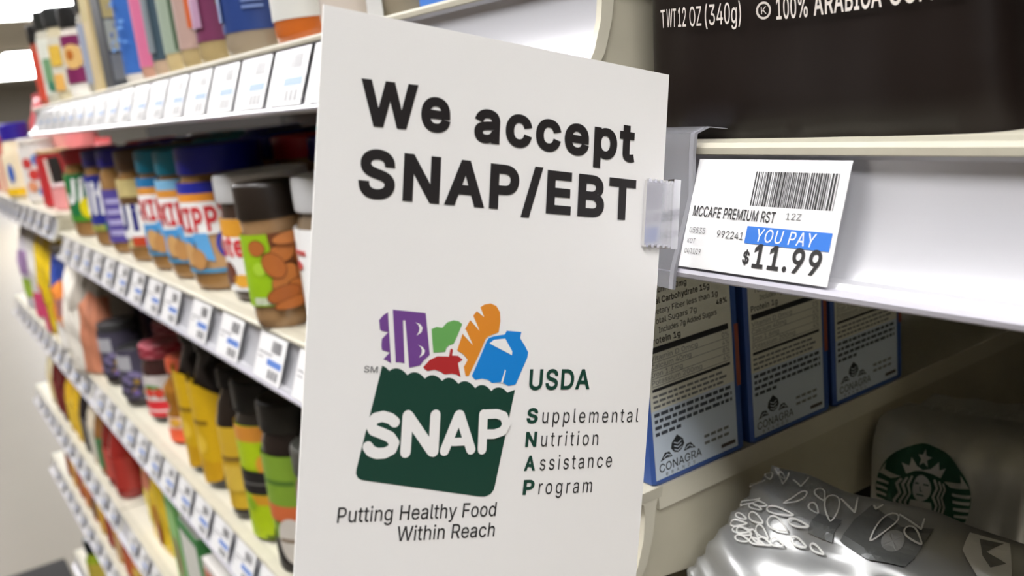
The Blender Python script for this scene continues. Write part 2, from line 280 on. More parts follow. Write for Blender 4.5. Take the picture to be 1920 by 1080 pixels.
'g':(425,'207,-151,238,-151,179,-151 134,-140,155,-147,113,-132 82,-110,96,-123,69,-98 51,-69,58,-84,67,-60 101,-41,84,-50,107,-49 122,-66,113,-57,130,-75 154,-88,141,-82,168,-94 207,-97,186,-97,238,-97 282,-75,263,-90,302,-60 311,-6,311,-37,311,19 311,68,311,44,310,68 306,68,308,68,301,60 287,41,295,51,278,32 252,16,267,23,238,8 195,5,219,5,164,5 113,27,137,12,88,41 55,90,69,62,41,118 34,191,34,152,34,230 55,293,41,264,69,322 112,361,88,345,137,376 196,384,165,384,220,384 253,373,239,381,268,365 288,346,280,356,297,336 308,319,303,327,309,319 313,319,311,319,313,339 313,379,313,359,333,379 372,379,353,379,372,250 372,-9,372,121,372,-42 350,-90,365,-69,335,-111 291,-136,316,-126,266,-146|205,59,181,59,228,59 264,75,248,64,280,86 300,121,292,101,308,141 312,193,312,165,312,220 300,264,308,243,292,284 264,312,280,301,248,324 205,330,228,330,181,330 145,312,161,324,129,299 109,262,117,283,100,242 96,193,96,219,96,166 109,123,100,143,117,103 145,76,129,87,162,65'),
'h':(410,'114,227,114,249,114,151 114,0,114,76,93,0 53,0,73,0,53,170 53,509,53,339,73,509 114,509,93,509,114,435 114,287,114,361,110,287 102,287,106,287,114,322 152,362,131,347,174,377 227,384,199,384,253,384 295,369,276,379,315,358 341,321,330,342,352,299 357,240,357,273,357,160 357,0,357,80,337,0 296,0,316,0,296,78 296,235,296,157,296,265 273,304,288,288,258,321 210,329,237,329,192,329 161,317,175,325,146,309 126,283,135,298,118,267'),
'i':(167,'53,0,73,0,53,126 53,379,53,253,73,379 114,379,93,379,114,253 114,0,114,126,93,0|84,443,95,443,72,443 54,455,62,447,45,462 41,483,41,472,41,494 54,512,45,504,62,520 84,524,72,524,95,524 114,512,106,520,122,504 126,483,126,494,126,472 114,455,122,462,106,447'),
'j':(167,'53,379,53,243,73,379 114,379,93,379,114,243 114,-30,114,106,114,-53 102,-90,110,-73,93,-107 65,-129,81,-120,48,-138 4,-143,28,-143,-1,-143 -10,-143,-5,-143,-10,-124 -10,-87,-10,-105,-6,-87 2,-87,-2,-87,20,-87 40,-72,32,-82,49,-62 53,-29,53,-48,53,107|83,443,95,443,72,443 53,455,62,447,45,462 41,483,41,472,41,494 53,512,45,504,62,520 83,524,72,524,95,524 114,512,105,520,122,504 126,483,126,494,126,472 114,455,122,462,105,447'),
'k':(381,'110,137,132,158,110,162 110,212,110,187,113,212 121,212,117,212,175,268 284,379,230,323,310,379 360,379,335,379,301,319 184,199,243,259,182,199 177,199,179,199,155,178|53,0,73,0,53,170 53,509,53,339,73,509 114,509,93,509,114,339 114,0,114,170,93,0|294,0,320,0,245,62 148,186,197,124,162,200 191,229,177,214,252,152 372,0,312,76,346,0'),
'l':(189,'139,-2,147,-2,110,-2 74,20,88,5,60,35 53,84,53,57,53,226 53,509,53,367,73,509 114,509,93,509,114,372 114,99,114,235,114,81 120,62,116,69,125,55 146,52,133,52,152,52 160,53,157,52,164,53 170,54,167,54,173,37 181,3,177,20,175,1 162,-1,169,0,154,-2'),
'm':(610,'53,0,73,0,53,126 53,379,53,253,72,379 112,379,92,379,112,351 112,295,112,323,111,295 108,295,109,295,113,316 132,346,121,332,144,359 172,376,157,369,187,383 219,386,203,386,247,386 287,361,270,378,305,344 321,295,316,322,318,295 312,295,315,295,317,313 337,343,325,329,349,357 381,375,364,367,398,382 437,386,416,386,459,386 497,372,479,381,515,362 541,328,530,348,551,309 557,255,557,285,557,170 557,0,557,85,536,0 496,0,516,0,496,85 496,254,496,169,496,281 473,313,488,301,457,325 419,330,439,330,402,330 374,320,387,327,362,313 345,290,352,303,339,278 335,247,335,263,335,165 335,0,335,82,315,0 274,0,295,0,274,87 274,260,274,173,274,281 253,311,267,298,239,324 199,330,221,330,185,330 158,320,171,327,144,313 126,289,134,303,118,276 114,238,114,258,114,159 114,0,114,79,93,0'),
'n':(410,'114,227,114,249,114,151 114,0,114,76,93,0 53,0,73,0,53,126 53,379,53,253,72,379 112,379,92,379,112,349 112,287,112,318,109,287 102,287,106,287,114,322 152,362,131,347,174,377 227,384,199,384,253,384 295,369,276,379,314,358 341,321,330,342,352,299 357,240,357,273,357,160 357,0,357,80,337,0 296,0,316,0,296,78 296,235,296,157,296,265 273,304,288,288,258,321 210,329,237,329,192,329 161,317,175,325,146,309 126,283,135,298,118,267'),
'o':(415,'207,-8,242,-8,173,-8 117,16,143,0,91,33 56,85,71,56,41,114 34,187,34,149,34,227 56,291,41,262,71,321 117,360,91,343,143,376 207,384,173,384,242,384 299,360,273,376,325,343 359,291,345,321,374,262 381,187,381,227,381,149 359,85,374,114,345,56 299,16,325,33,273,0|207,46,182,46,233,46 270,66,254,53,287,79 307,117,299,96,315,139 319,187,319,162,319,213 307,258,315,236,299,280 270,310,287,297,254,323 207,330,233,330,182,330 145,310,161,323,129,297 108,258,116,280,100,237 96,187,96,213,96,162 108,117,100,139,116,96 145,66,129,79,161,53'),
'p':(424,'53,-143,73,-143,53,31 53,379,53,205,72,379 112,379,92,379,112,359 112,319,112,339,114,319 118,319,116,319,123,327 137,346,129,336,145,356 171,373,157,365,186,381 229,384,205,384,261,384 313,361,289,376,337,345 370,293,356,322,383,263 390,189,390,229,390,149 370,84,383,114,356,55 313,16,337,32,289,0 229,-8,261,-8,206,-8 173,4,187,-4,158,12 138,31,146,21,130,42 118,59,123,51,117,59 114,59,115,59,114,-8 114,-143,114,-76,93,-143|220,47,197,47,244,47 279,66,263,53,295,78 316,117,308,95,324,138 328,189,328,162,328,216 316,261,324,240,308,282 280,311,296,299,264,324 220,330,244,330,197,330 161,312,177,324,145,300 125,263,133,284,117,242 113,189,113,217,113,161 125,115,117,136,133,94 162,65,146,77,178,53'),
'q':(424,'372,-143,372,31,351,-143 311,-143,331,-143,311,-76 311,59,311,-8,309,59 306,59,308,59,302,51 287,31,295,42,278,21 252,4,267,12,238,-4 195,-8,219,-8,164,-8 111,16,136,0,87,32 55,84,68,55,41,114 34,189,34,149,34,229 55,293,41,263,69,322 112,361,88,345,136,376 196,384,164,384,219,384 253,373,238,381,268,365 287,346,279,356,296,336 307,319,302,327,309,319 313,319,311,319,313,339 313,379,313,359,332,379 372,379,352,379,372,205|205,47,181,47,227,47 263,65,247,53,279,77 299,115,291,94,308,136 312,189,312,161,312,217 300,263,308,242,292,284 263,312,279,300,247,324 205,330,228,330,181,330 145,311,161,324,129,299 108,261,116,282,100,240 96,189,96,216,96,162 109,117,100,138,117,95 145,66,129,78,161,53'),
'r':(259,'53,0,73,0,53,126 53,379,53,253,72,379 112,379,92,379,112,360 112,321,112,340,113,321 115,321,114,321,122,340 152,367,135,355,170,379 213,385,190,385,218,385 229,384,223,385,235,384 243,384,240,384,243,363 243,322,243,343,242,323 230,324,237,323,223,325 207,326,215,326,189,326 159,315,173,322,145,307 126,284,134,297,118,270 114,237,114,255,114,158 114,0,114,79,93,0'),
's':(365,'182,-8,211,-8,156,-8 112,3,133,-4,92,11 62,38,75,23,49,53 36,94,40,72,55,98 94,107,74,102,99,86 124,60,109,70,139,50 181,45,158,45,208,45 244,62,229,51,260,74 268,103,268,87,268,116 254,136,263,127,245,144 212,155,231,151,191,160 149,170,170,165,115,178 72,208,89,191,55,225 47,274,47,247,47,296 65,332,53,315,77,348 115,370,94,361,136,380 187,384,160,384,213,384 254,372,235,380,272,365 299,339,287,353,310,325 324,290,319,309,305,286 268,277,287,281,263,292 243,316,255,304,230,327 187,333,212,333,165,333 131,317,146,327,116,306 109,277,109,293,109,263 124,243,114,252,134,235 172,223,150,228,191,218 229,209,210,214,264,201 306,171,290,188,323,154 331,107,331,133,331,84 312,47,325,64,300,30 260,6,282,16,237,-3'),
't':(227,'204,379,138,379,204,362 204,327,204,344,138,327 6,327,72,327,6,344 6,379,6,362,72,379|65,471,65,345,85,471 126,471,106,471,126,347 126,98,126,222,126,81 136,61,129,69,143,54 170,50,154,50,174,50 185,51,179,50,191,52 202,54,197,53,206,36 213,2,209,19,207,0 192,-3,200,-2,184,-4 168,-4,176,-4,136,-4 92,21,110,4,74,38 65,93,65,62,65,219'),
'u':(410,'182,-5,211,-5,157,-5 115,11,134,0,95,21 69,59,80,37,58,80 53,139,53,107,53,219 53,379,53,299,73,379 114,379,93,379,114,301 114,144,114,222,114,114 137,75,121,91,152,58 200,50,173,50,218,50 249,62,235,54,264,70 283,97,275,81,292,112 296,153,296,131,296,228 296,379,296,304,316,379 357,379,337,379,357,253 357,0,357,126,337,0 298,0,318,0,298,31 298,92,298,61,301,92 307,92,304,92,295,57 257,17,279,32,235,2'),
'v':(389,'163,0,184,0,114,126 17,379,66,253,40,379 84,379,62,379,111,305 165,155,138,230,174,132 187,87,181,110,193,64 206,21,199,42,198,21 184,21,191,21,191,42 203,87,197,64,209,110 224,155,216,132,251,230 305,379,278,305,327,379 371,379,349,379,323,253 226,0,275,126,205,0'),
'w':(567,'138,0,158,0,99,126 23,379,61,253,44,379 87,379,66,379,103,324 133,214,118,269,140,191 154,137,147,165,161,108 175,41,168,76,172,41 165,41,168,41,172,75 186,135,179,106,193,163 206,214,199,190,221,269 252,379,237,324,273,379 316,379,295,379,332,324 362,214,347,269,368,190 382,136,375,164,388,107 402,41,395,76,399,41 391,41,395,41,399,75 413,135,406,107,420,164 434,214,427,190,449,269 480,379,465,324,502,379 545,379,523,379,506,253 429,0,468,126,409,0 368,0,389,0,352,57 319,172,335,114,314,189 305,225,309,207,300,243 291,280,295,261,286,299 277,338,281,318,281,338 291,338,286,338,286,319 277,280,281,299,272,261 263,225,267,243,258,206 248,172,253,189,231,114 199,0,215,57,178,0'),
'x':(379,'21,0,44,0,71,73 171,218,121,145,171,202 171,171,171,187,124,240 29,379,76,310,52,379 100,379,76,379,116,355 147,306,132,330,160,287 179,253,170,270,188,237 207,206,198,221,197,206 175,206,186,206,185,221 202,253,194,237,211,270 233,306,221,287,249,330 282,379,266,355,305,379 352,379,328,379,304,309 209,169,256,239,209,184 209,214,209,199,258,143 358,0,308,71,334,0 287,0,310,0,268,28 231,85,249,57,219,103 200,136,209,120,191,152 173,182,182,167,183,182 205,182,194,182,195,167 178,136,186,152,170,120 148,85,160,103,129,57 91,0,110,28,68,0'),
'y':(389,'47,-139,51,-140,52,-121 61,-86,57,-103,65,-86 71,-87,68,-87,83,-90 104,-89,94,-91,114,-87 130,-74,122,-82,138,-66 151,-36,145,-53,155,-24 163,-1,159,-13,114,126 17,379,66,252,40,379 84,379,62,379,111,305 165,155,138,230,174,132 187,87,181,109,193,64 206,21,199,42,198,21 184,21,191,21,190,42 202,87,196,64,209,110 224,155,216,132,251,230 305,379,278,305,327,379 371,379,349,379,316,234 204,-58,260,88,196,-78 177,-107,187,-94,166,-120 139,-136,153,-129,125,-142 91,-145,109,-145,81,-145 65,-143,72,-144,57,-142'),
'z':(380,'42,0,141,0,42,15 42,46,42,30,112,137 254,320,183,228,254,321 254,323,254,322,185,323 48,323,117,323,48,342 48,379,48,361,143,379 333,379,238,379,333,363 333,331,333,347,264,241 126,60,195,150,126,59 126,56,126,58,197,56 339,56,268,56,339,38 339,0,339,19,240,0'),
'0':(453,'227,-7,264,-7,189,-7 130,24,157,3,103,45 69,113,83,74,55,152 48,254,48,199,48,309 69,395,55,356,83,434 130,484,104,464,157,505 227,516,189,516,264,516 323,484,296,505,350,464 384,395,370,434,398,356 405,254,405,309,405,199 384,113,398,152,370,74 323,24,350,45,297,3|227,50,202,50,252,50 290,74,273,58,308,90 330,144,321,113,339,174 344,254,344,211,344,297 330,365,339,334,321,395 290,435,308,419,273,451 227,460,252,460,202,460 163,435,180,451,146,419 123,365,132,395,114,334 109,254,109,297,109,211 123,144,114,174,132,113 163,74,146,90,180,58'),
'1':(453,'76,0,181,0,76,18 76,55,76,36,181,55 391,55,286,55,391,36 391,0,391,18,286,0|276,509,250,509,276,339 276,0,276,170,255,0 212,0,234,0,212,149 212,448,212,299,211,448 209,448,210,448,168,418 86,358,127,388,86,381 86,427,86,404,123,454 198,509,161,481,224,509'),
'2':(453,'64,0,172,0,64,16 64,47,64,32,121,108 234,229,177,168,254,249 282,282,270,267,295,298 311,327,304,313,317,341 320,371,320,356,320,390 308,419,316,405,299,432 273,449,288,442,259,456 224,460,242,460,204,460 172,447,187,456,158,439 139,413,147,428,131,399 127,362,127,382,107,362 66,362,86,362,66,392 86,442,72,419,100,465 143,496,119,483,167,509 225,516,194,516,255,516 306,497,282,509,329,484 361,445,348,467,374,424 381,372,381,399,381,354 371,318,378,335,364,300 336,259,353,280,319,237 267,180,296,211,229,140 153,60,191,100,153,59 153,57,153,58,231,57 389,57,310,57,389,38 389,0,389,19,281,0'),
'3':(453,'218,-7,252,-7,187,-7 133,10,158,-1,107,21 70,57,86,37,54,78 44,132,46,103,66,132 109,132,87,132,111,114 126,87,117,99,136,75 165,59,149,65,181,53 219,50,199,50,239,50 275,61,258,53,292,68 315,93,305,79,324,107 329,145,329,124,329,163 316,196,325,181,307,212 275,234,293,224,256,243 201,248,231,248,186,248 157,248,172,248,157,265 157,299,157,282,200,349 288,448,244,399,288,450 288,452,288,451,215,452 70,452,142,452,70,471 70,509,70,490,171,509 372,509,272,509,372,493 372,461,372,477,319,400 211,278,265,339,211,282 211,289,211,285,249,293 308,276,281,288,335,263 371,222,356,246,386,199 393,145,393,173,393,115 370,66,385,89,355,43 309,12,335,25,282,0'),
'4':(453,'40,105,164,105,40,123 40,158,40,141,109,275 247,509,178,392,268,509 311,509,289,509,243,394 109,166,176,280,109,165 109,163,109,164,210,163 413,163,312,163,413,144 413,105,413,125,289,105|282,0,302,0,282,40 282,121,282,81,282,130 282,146,282,138,282,203 282,318,282,260,302,318 343,318,322,318,343,212 343,0,343,106,322,0'),
'5':(453,'221,-7,254,-7,191,-7 140,11,164,-1,116,23 83,60,97,39,69,81 60,130,61,104,81,130 122,130,101,130,124,115 138,89,129,101,147,77 173,60,159,67,188,53 221,50,204,50,242,50 276,64,260,55,292,74 314,104,305,87,323,121 328,162,328,141,328,184 314,221,323,204,304,238 275,262,291,252,258,272 218,277,239,277,201,277 167,268,184,274,151,263 128,246,138,255,108,248 67,253,88,250,77,338 96,509,86,423,186,509 366,509,276,509,366,490 366,452,366,471,294,452 151,452,222,452,145,402 134,301,139,352,135,301 136,301,135,301,147,311 178,325,161,319,194,331 229,334,211,334,253,334 294,321,274,329,313,313 345,285,331,301,359,270 379,231,371,252,387,210 391,163,391,188,391,130 369,76,384,101,354,50 309,15,334,30,283,1'),
'6':(453,'226,-7,258,-7,195,-7 142,15,167,0,118,29 84,74,98,49,71,100 64,162,64,129,64,186 80,239,69,212,91,266 137,340,110,300,176,396 252,509,214,453,276,509 322,509,299,509,265,426 151,261,208,344,149,261 145,261,147,261,150,271 165,288,157,280,174,296 196,307,184,302,207,312 235,314,221,314,266,314 316,295,293,308,339,282 370,240,357,263,382,216 389,157,389,189,389,125 368,73,382,97,354,48 310,14,334,28,286,0|226,48,207,48,246,48 279,63,264,53,294,72 314,101,306,85,323,118 327,157,327,136,327,178 314,213,323,197,306,230 279,251,294,242,264,261 226,265,246,265,207,265 174,252,189,261,159,243 138,214,147,230,129,198 125,158,125,179,125,137 138,102,129,118,147,85 174,63,159,72,189,53'),
'7':(453,'97,0,120,0,172,149 323,448,248,299,323,450 323,452,323,451,236,452 62,452,149,452,62,471 62,509,62,490,172,509 391,509,281,509,391,489 391,449,391,469,315,299 165,0,240,150,142,0'),
'8':(453,'226,-7,260,-7,192,-7 136,11,162,-1,109,24 74,62,89,40,59,83 52,135,52,108,52,157 65,195,56,177,74,213 101,241,86,229,116,253 153,265,133,261,153,265 153,267,153,266,128,273 93,308,108,287,78,329 70,380,70,353,70,406 90,450,77,429,104,470 146,498,122,486,169,510 226,516,196,516,256,516 306,498,283,510,329,486 361,450,348,470,375,429 382,380,382,406,382,353 359,308,374,329,344,287 300,267,325,273,300,266 300,265,300,265,319,261 351,241,336,253,366,229 387,195,378,213,396,177 401,135,401,157,401,108 378,62,393,83,364,40 317,11,343,24,291,-1|226,49,204,49,249,49 285,60,268,53,301,68 323,91,314,78,332,105 337,139,337,121,337,158 322,189,332,174,313,203 283,223,300,214,266,231 226,235,247,235,205,235 169,223,186,231,152,214 130,189,139,203,120,174 115,139,115,158,115,121 129,91,120,105,138,78 167,60,151,68,184,53|226,290,208,290,244,290 274,300,260,293,288,307 307,330,299,318,315,343 319,376,319,358,319,393 308,420,315,407,300,433 275,449,289,443,261,456 226,460,245,460,208,460 177,449,191,456,163,443 145,420,152,433,137,407 133,376,133,393,133,358 145,330,137,343,152,318 178,300,163,307,192,293'),
'9':(453,'226,516,195,516,258,516 310,494,286,508,335,480 368,434,354,460,382,409 389,347,389,380,389,323 373,270,383,297,362,243 315,168,343,209,277,112 200,0,239,56,177,0 130,0,154,0,187,83 301,248,244,165,303,248 307,248,305,248,303,238 287,221,296,229,279,213 257,202,269,207,245,197 218,195,232,195,187,195 137,214,160,201,114,227 83,269,96,245,70,292 64,352,64,320,64,384 85,436,71,412,99,461 143,494,118,480,167,508|226,460,246,460,207,460 174,446,189,456,159,437 138,407,147,424,130,391 125,352,125,372,125,330 138,295,130,312,147,279 174,257,159,266,189,248 226,243,207,243,246,243 279,257,263,248,294,266 314,295,306,279,323,311 327,350,327,330,327,372 314,407,323,391,306,424 279,446,294,437,264,456'),
'.':(188,'95,-4,108,-4,83,-4 63,9,72,0,54,18 50,41,50,28,50,54 63,73,54,65,72,82 95,87,83,87,108,87 128,73,119,82,137,65 141,41,141,54,141,28 128,9,137,18,119,0'),
',':(188,'38,-119,53,-119,48,-56 68,71,58,8,91,71 137,71,114,71,119,8 84,-119,102,-56,69,-119'),
'%':(676,'175,283,197,283,154,283 121,297,136,287,105,307 86,335,94,319,79,351 75,388,75,368,75,396 75,412,75,404,75,431 87,464,79,449,94,480 121,503,106,493,136,512 175,517,154,517,197,517 230,503,216,512,245,493 264,464,256,480,272,449 276,412,276,431,276,404 276,388,276,396,276,368 264,335,272,351,256,319 230,297,245,307,215,287|175,327,158,327,193,327 212,346,205,333,220,358 223,388,223,372,223,396 223,412,223,404,223,428 213,454,220,442,205,466 175,473,193,473,158,473 138,454,146,466,131,442 127,412,127,428,127,404 127,388,127,396,127,372 138,346,131,358,145,333|501,-10,523,-10,480,-10 446,5,461,-5,431,14 412,43,420,27,404,59 400,95,400,76,400,103 400,120,400,112,400,139 412,172,404,156,420,188 447,210,432,201,462,220 501,225,480,225,523,225 556,210,541,220,571,201 590,172,582,188,597,156 601,120,601,139,601,112 601,95,601,103,601,76 589,43,597,59,582,27 555,5,570,14,541,-5|501,35,484,35,518,35 538,53,530,41,545,65 549,95,549,79,549,103 549,120,549,112,549,136 538,162,545,150,531,174 501,180,519,180,484,180 464,162,472,174,457,150 453,120,453,136,453,112 453,95,453,103,453,79 464,53,456,65,471,41|132,0,152,0,249,170 482,509,366,339,501,509 540,509,521,509,424,339 191,0,307,170,171,0'),
'/':(249,'235,533,216,533,180,330 71,-76,126,127,52,-76 14,-76,33,-76,69,127 178,533,124,330,197,533'),
'$':(447,'202,-74,216,-74,202,145 202,583,202,364,216,583 244,583,230,583,244,364 244,-74,244,145,230,-74|224,-9,263,-9,187,-9 128,9,155,-3,100,21 64,60,79,38,49,82 38,137,40,107,60,137 104,137,82,137,106,117 123,88,112,101,134,75 166,59,149,65,184,52 224,49,203,49,247,49 286,60,268,53,304,68 329,92,319,78,340,105 346,139,346,121,346,155 332,179,341,169,323,189 296,205,311,198,281,211 245,222,264,217,224,228 184,239,204,234,142,251 86,289,109,268,63,311 52,372,52,339,52,401 75,448,60,426,90,469 138,498,111,486,164,510 227,516,194,516,261,516 316,498,290,510,342,486 377,449,362,469,392,428 401,378,400,404,380,378 337,378,358,378,335,403 302,437,323,423,281,451 225,459,256,459,203,459 167,448,184,455,151,441 129,418,138,431,120,406 115,376,115,391,115,358 131,334,120,344,142,323 169,308,154,314,184,302 212,293,199,297,230,289 264,279,247,284,279,275 312,264,295,270,328,257 359,238,344,248,373,227 395,198,385,214,404,181 408,139,408,162,408,111 386,64,401,86,372,41 323,11,351,24,296,-2'),
'(':(273,'89,207,89,156,89,244 101,324,93,283,108,364 132,441,119,404,145,479 177,539,160,511,196,539 236,539,216,539,219,504 191,428,204,467,178,389 161,313,168,351,155,276 151,207,151,240,151,176 160,115,154,146,166,83 188,16,176,51,201,-18 236,-96,217,-56,216,-96 177,-96,196,-96,148,-47 111,55,126,3,97,106'),
')':(273,'37,-96,57,-96,57,-55 86,18,73,-17,98,53 113,116,107,85,119,147 122,207,122,177,122,240 112,313,118,276,105,351 82,428,95,389,70,467 37,539,55,504,57,539 97,539,77,539,113,511 142,441,128,479,155,404 173,323,165,364,180,283 184,207,184,244,184,156 161,53,177,104,146,2 97,-96,125,-48,77,-96'),
'&':(448,'197,-7,221,-7,163,-7 110,12,135,-1,86,24 54,62,67,41,41,83 34,133,34,107,34,155 47,189,39,174,56,205 85,235,69,220,101,249 140,279,119,263,166,298 216,335,191,316,223,340 237,352,230,346,244,359 255,375,250,366,259,384 262,405,262,394,262,421 245,445,256,434,235,456 201,461,220,461,189,461 168,453,178,458,158,448 145,431,151,441,140,422 137,399,137,411,137,386 145,363,140,374,151,352 169,327,159,340,179,315 204,284,190,300,282,189 438,0,360,95,413,0 364,0,389,0,300,77 171,231,236,154,152,255 121,293,135,275,107,310 87,344,95,327,79,361 75,398,75,379,75,421 91,458,81,441,101,475 134,499,116,489,153,509 200,513,175,513,225,513 266,499,247,509,284,489 308,459,298,476,319,443 324,404,324,424,324,389 315,362,321,375,309,348 291,325,302,336,281,314 256,293,269,303,222,268 154,217,188,243,133,202 110,174,119,188,101,161 97,131,97,147,97,115 109,87,101,100,117,75 143,57,129,65,158,50 193,46,174,46,213,46 251,59,233,51,270,68 301,95,286,80,316,111 336,151,328,130,345,173 349,224,349,197,368,224 408,224,388,224,408,192 397,144,404,165,389,122 371,92,381,105,361,79 345,62,352,69,341,57 333,47,337,52,316,29 271,7,296,16,246,-2'),
'-':(453,'337,244,263,244,337,226 337,188,337,207,263,188 114,188,188,188,114,207 114,244,114,226,188,244')}

_txt = {}
_gl = {}
def fill_loops(loops):
    # triangles inside closed outlines (counter-clockwise outside, clockwise holes), with their points
    V = []; E = []
    for L in loops:
        o = len(V); n = len(L)
        V += [Vector(p) for p in L]; E += [(o+k, o+(k+1) % n) for k in range(n)]
    vs, _, fs, _, _, _ = delaunay_2d_cdt(V, E, [], 0, 1e-7)
    def inside(x, y):
        c = 0
        for L in loops:
            n = len(L)
            for k in range(n):
                x0, y0 = L[k]; x1, y1 = L[(k+1) % n]
                if (y0 > y) != (y1 > y) and x < (x1-x0)*(y-y0)/(y1-y0)+x0: c += 1 if y1 > y0 else -1
        return c > 0
    ts = [tuple(f) for f in fs if inside(sum(vs[q].x for q in f)/3, sum(vs[q].y for q in f)/3)]
    return [(v.x, v.y) for v in vs], ts
def _loop(src):
    P = [[int(n)/10.0 for n in q.split(',')] for q in src.split(' ')]
    out = []
    for k in range(len(P)):
        p, q = P[k], P[(k+1) % len(P)]
        a, b, c, d = Vector(p[0:2]), Vector(p[4:6]), Vector(q[2:4]), Vector(q[0:2])
        ch = d-a
        flat = ch.length < 1e-6 or max(abs(ch.cross(b-a)), abs(ch.cross(c-a)))/ch.length < 0.12
        for i in range(1 if flat else 4):
            t = i/4.0; u = 1-t
            out.append(a*u*u*u+b*3*u*u*t+c*3*u*t*t+d*t*t*t)
    clean = []
    for k, p in enumerate(out):
        if clean and (p-clean[-1]).length < 0.25: continue
        clean.append(p)
    if (clean[0]-clean[-1]).length < 0.25: clean.pop()
    n = len(clean); res = []
    for k in range(n):
        a, p, d = clean[k-1], clean[k], clean[(k+1) % n]
        if abs((p-a).cross(d-p)) < 0.004*(p-a).length*(d-p).length: continue
        res.append(p)
    return res
def _glyph(c, b):
    # one letter filled from its outline; the heavier weight swells the outline
    if (c, b) not in _gl:
        adv, src = FONT[c]
        loops = [_loop(l) for l in src.split('|')]
        area = lambda L: sum(L[k].cross(L[(k+1) % len(L)]) for k in range(len(L)))
        big = max((area(L) for L in loops), key=abs)
        new = []
        for L in loops:
            n = len(L)
            if big < 0: L = L[::-1]
            if b:
                sg = b*100.0
                M = []
                for k in range(n):
                    e0 = (L[k]-L[k-1]).normalized(); e1 = (L[(k+1) % n]-L[k]).normalized()
                    n0 = Vector((e0.y, -e0.x)); n1 = Vector((e1.y, -e1.x)); h = n0+n1
                    if h.length < .3: M.append(L[k]+n0*sg); continue
                    h.normalize(); M.append(L[k]+h*sg/max(.45, h.dot(n0)))
                L = M
            new.append([(p.x, p.y) for p in L])
        vs, ts = fill_loops(new)
        _gl[(c, b)] = ([(x/100.0, y/100.0) for x, y in vs], ts, adv/1000.0+2*b)
    return _gl[(c, b)]
def glyphs(s, bold=0.0, shear=0.0, space=1.0):
    key = (s, bold, shear, space)
    if key in _txt:
        return _txt[key]
    vs = []; ts = []; x = 0.0
    for c in s:
        if c == ' ':
            x += 0.20*space; continue
        gv, gt, adv = _glyph(c, bold)
        o = len(vs)
        vs += [(px+x+py*shear, py) for px, py in gv]
        ts += [tuple(i+o for i in t) for t in gt]
        x += adv*space if space <= 1.0 else adv+(space-1.0)*0.5
    x0 = min(p[0] for p in vs); x1 = max(p[0] for p in vs)
    _txt[key] = (vs, ts, x0, x1)
    return _txt[key]

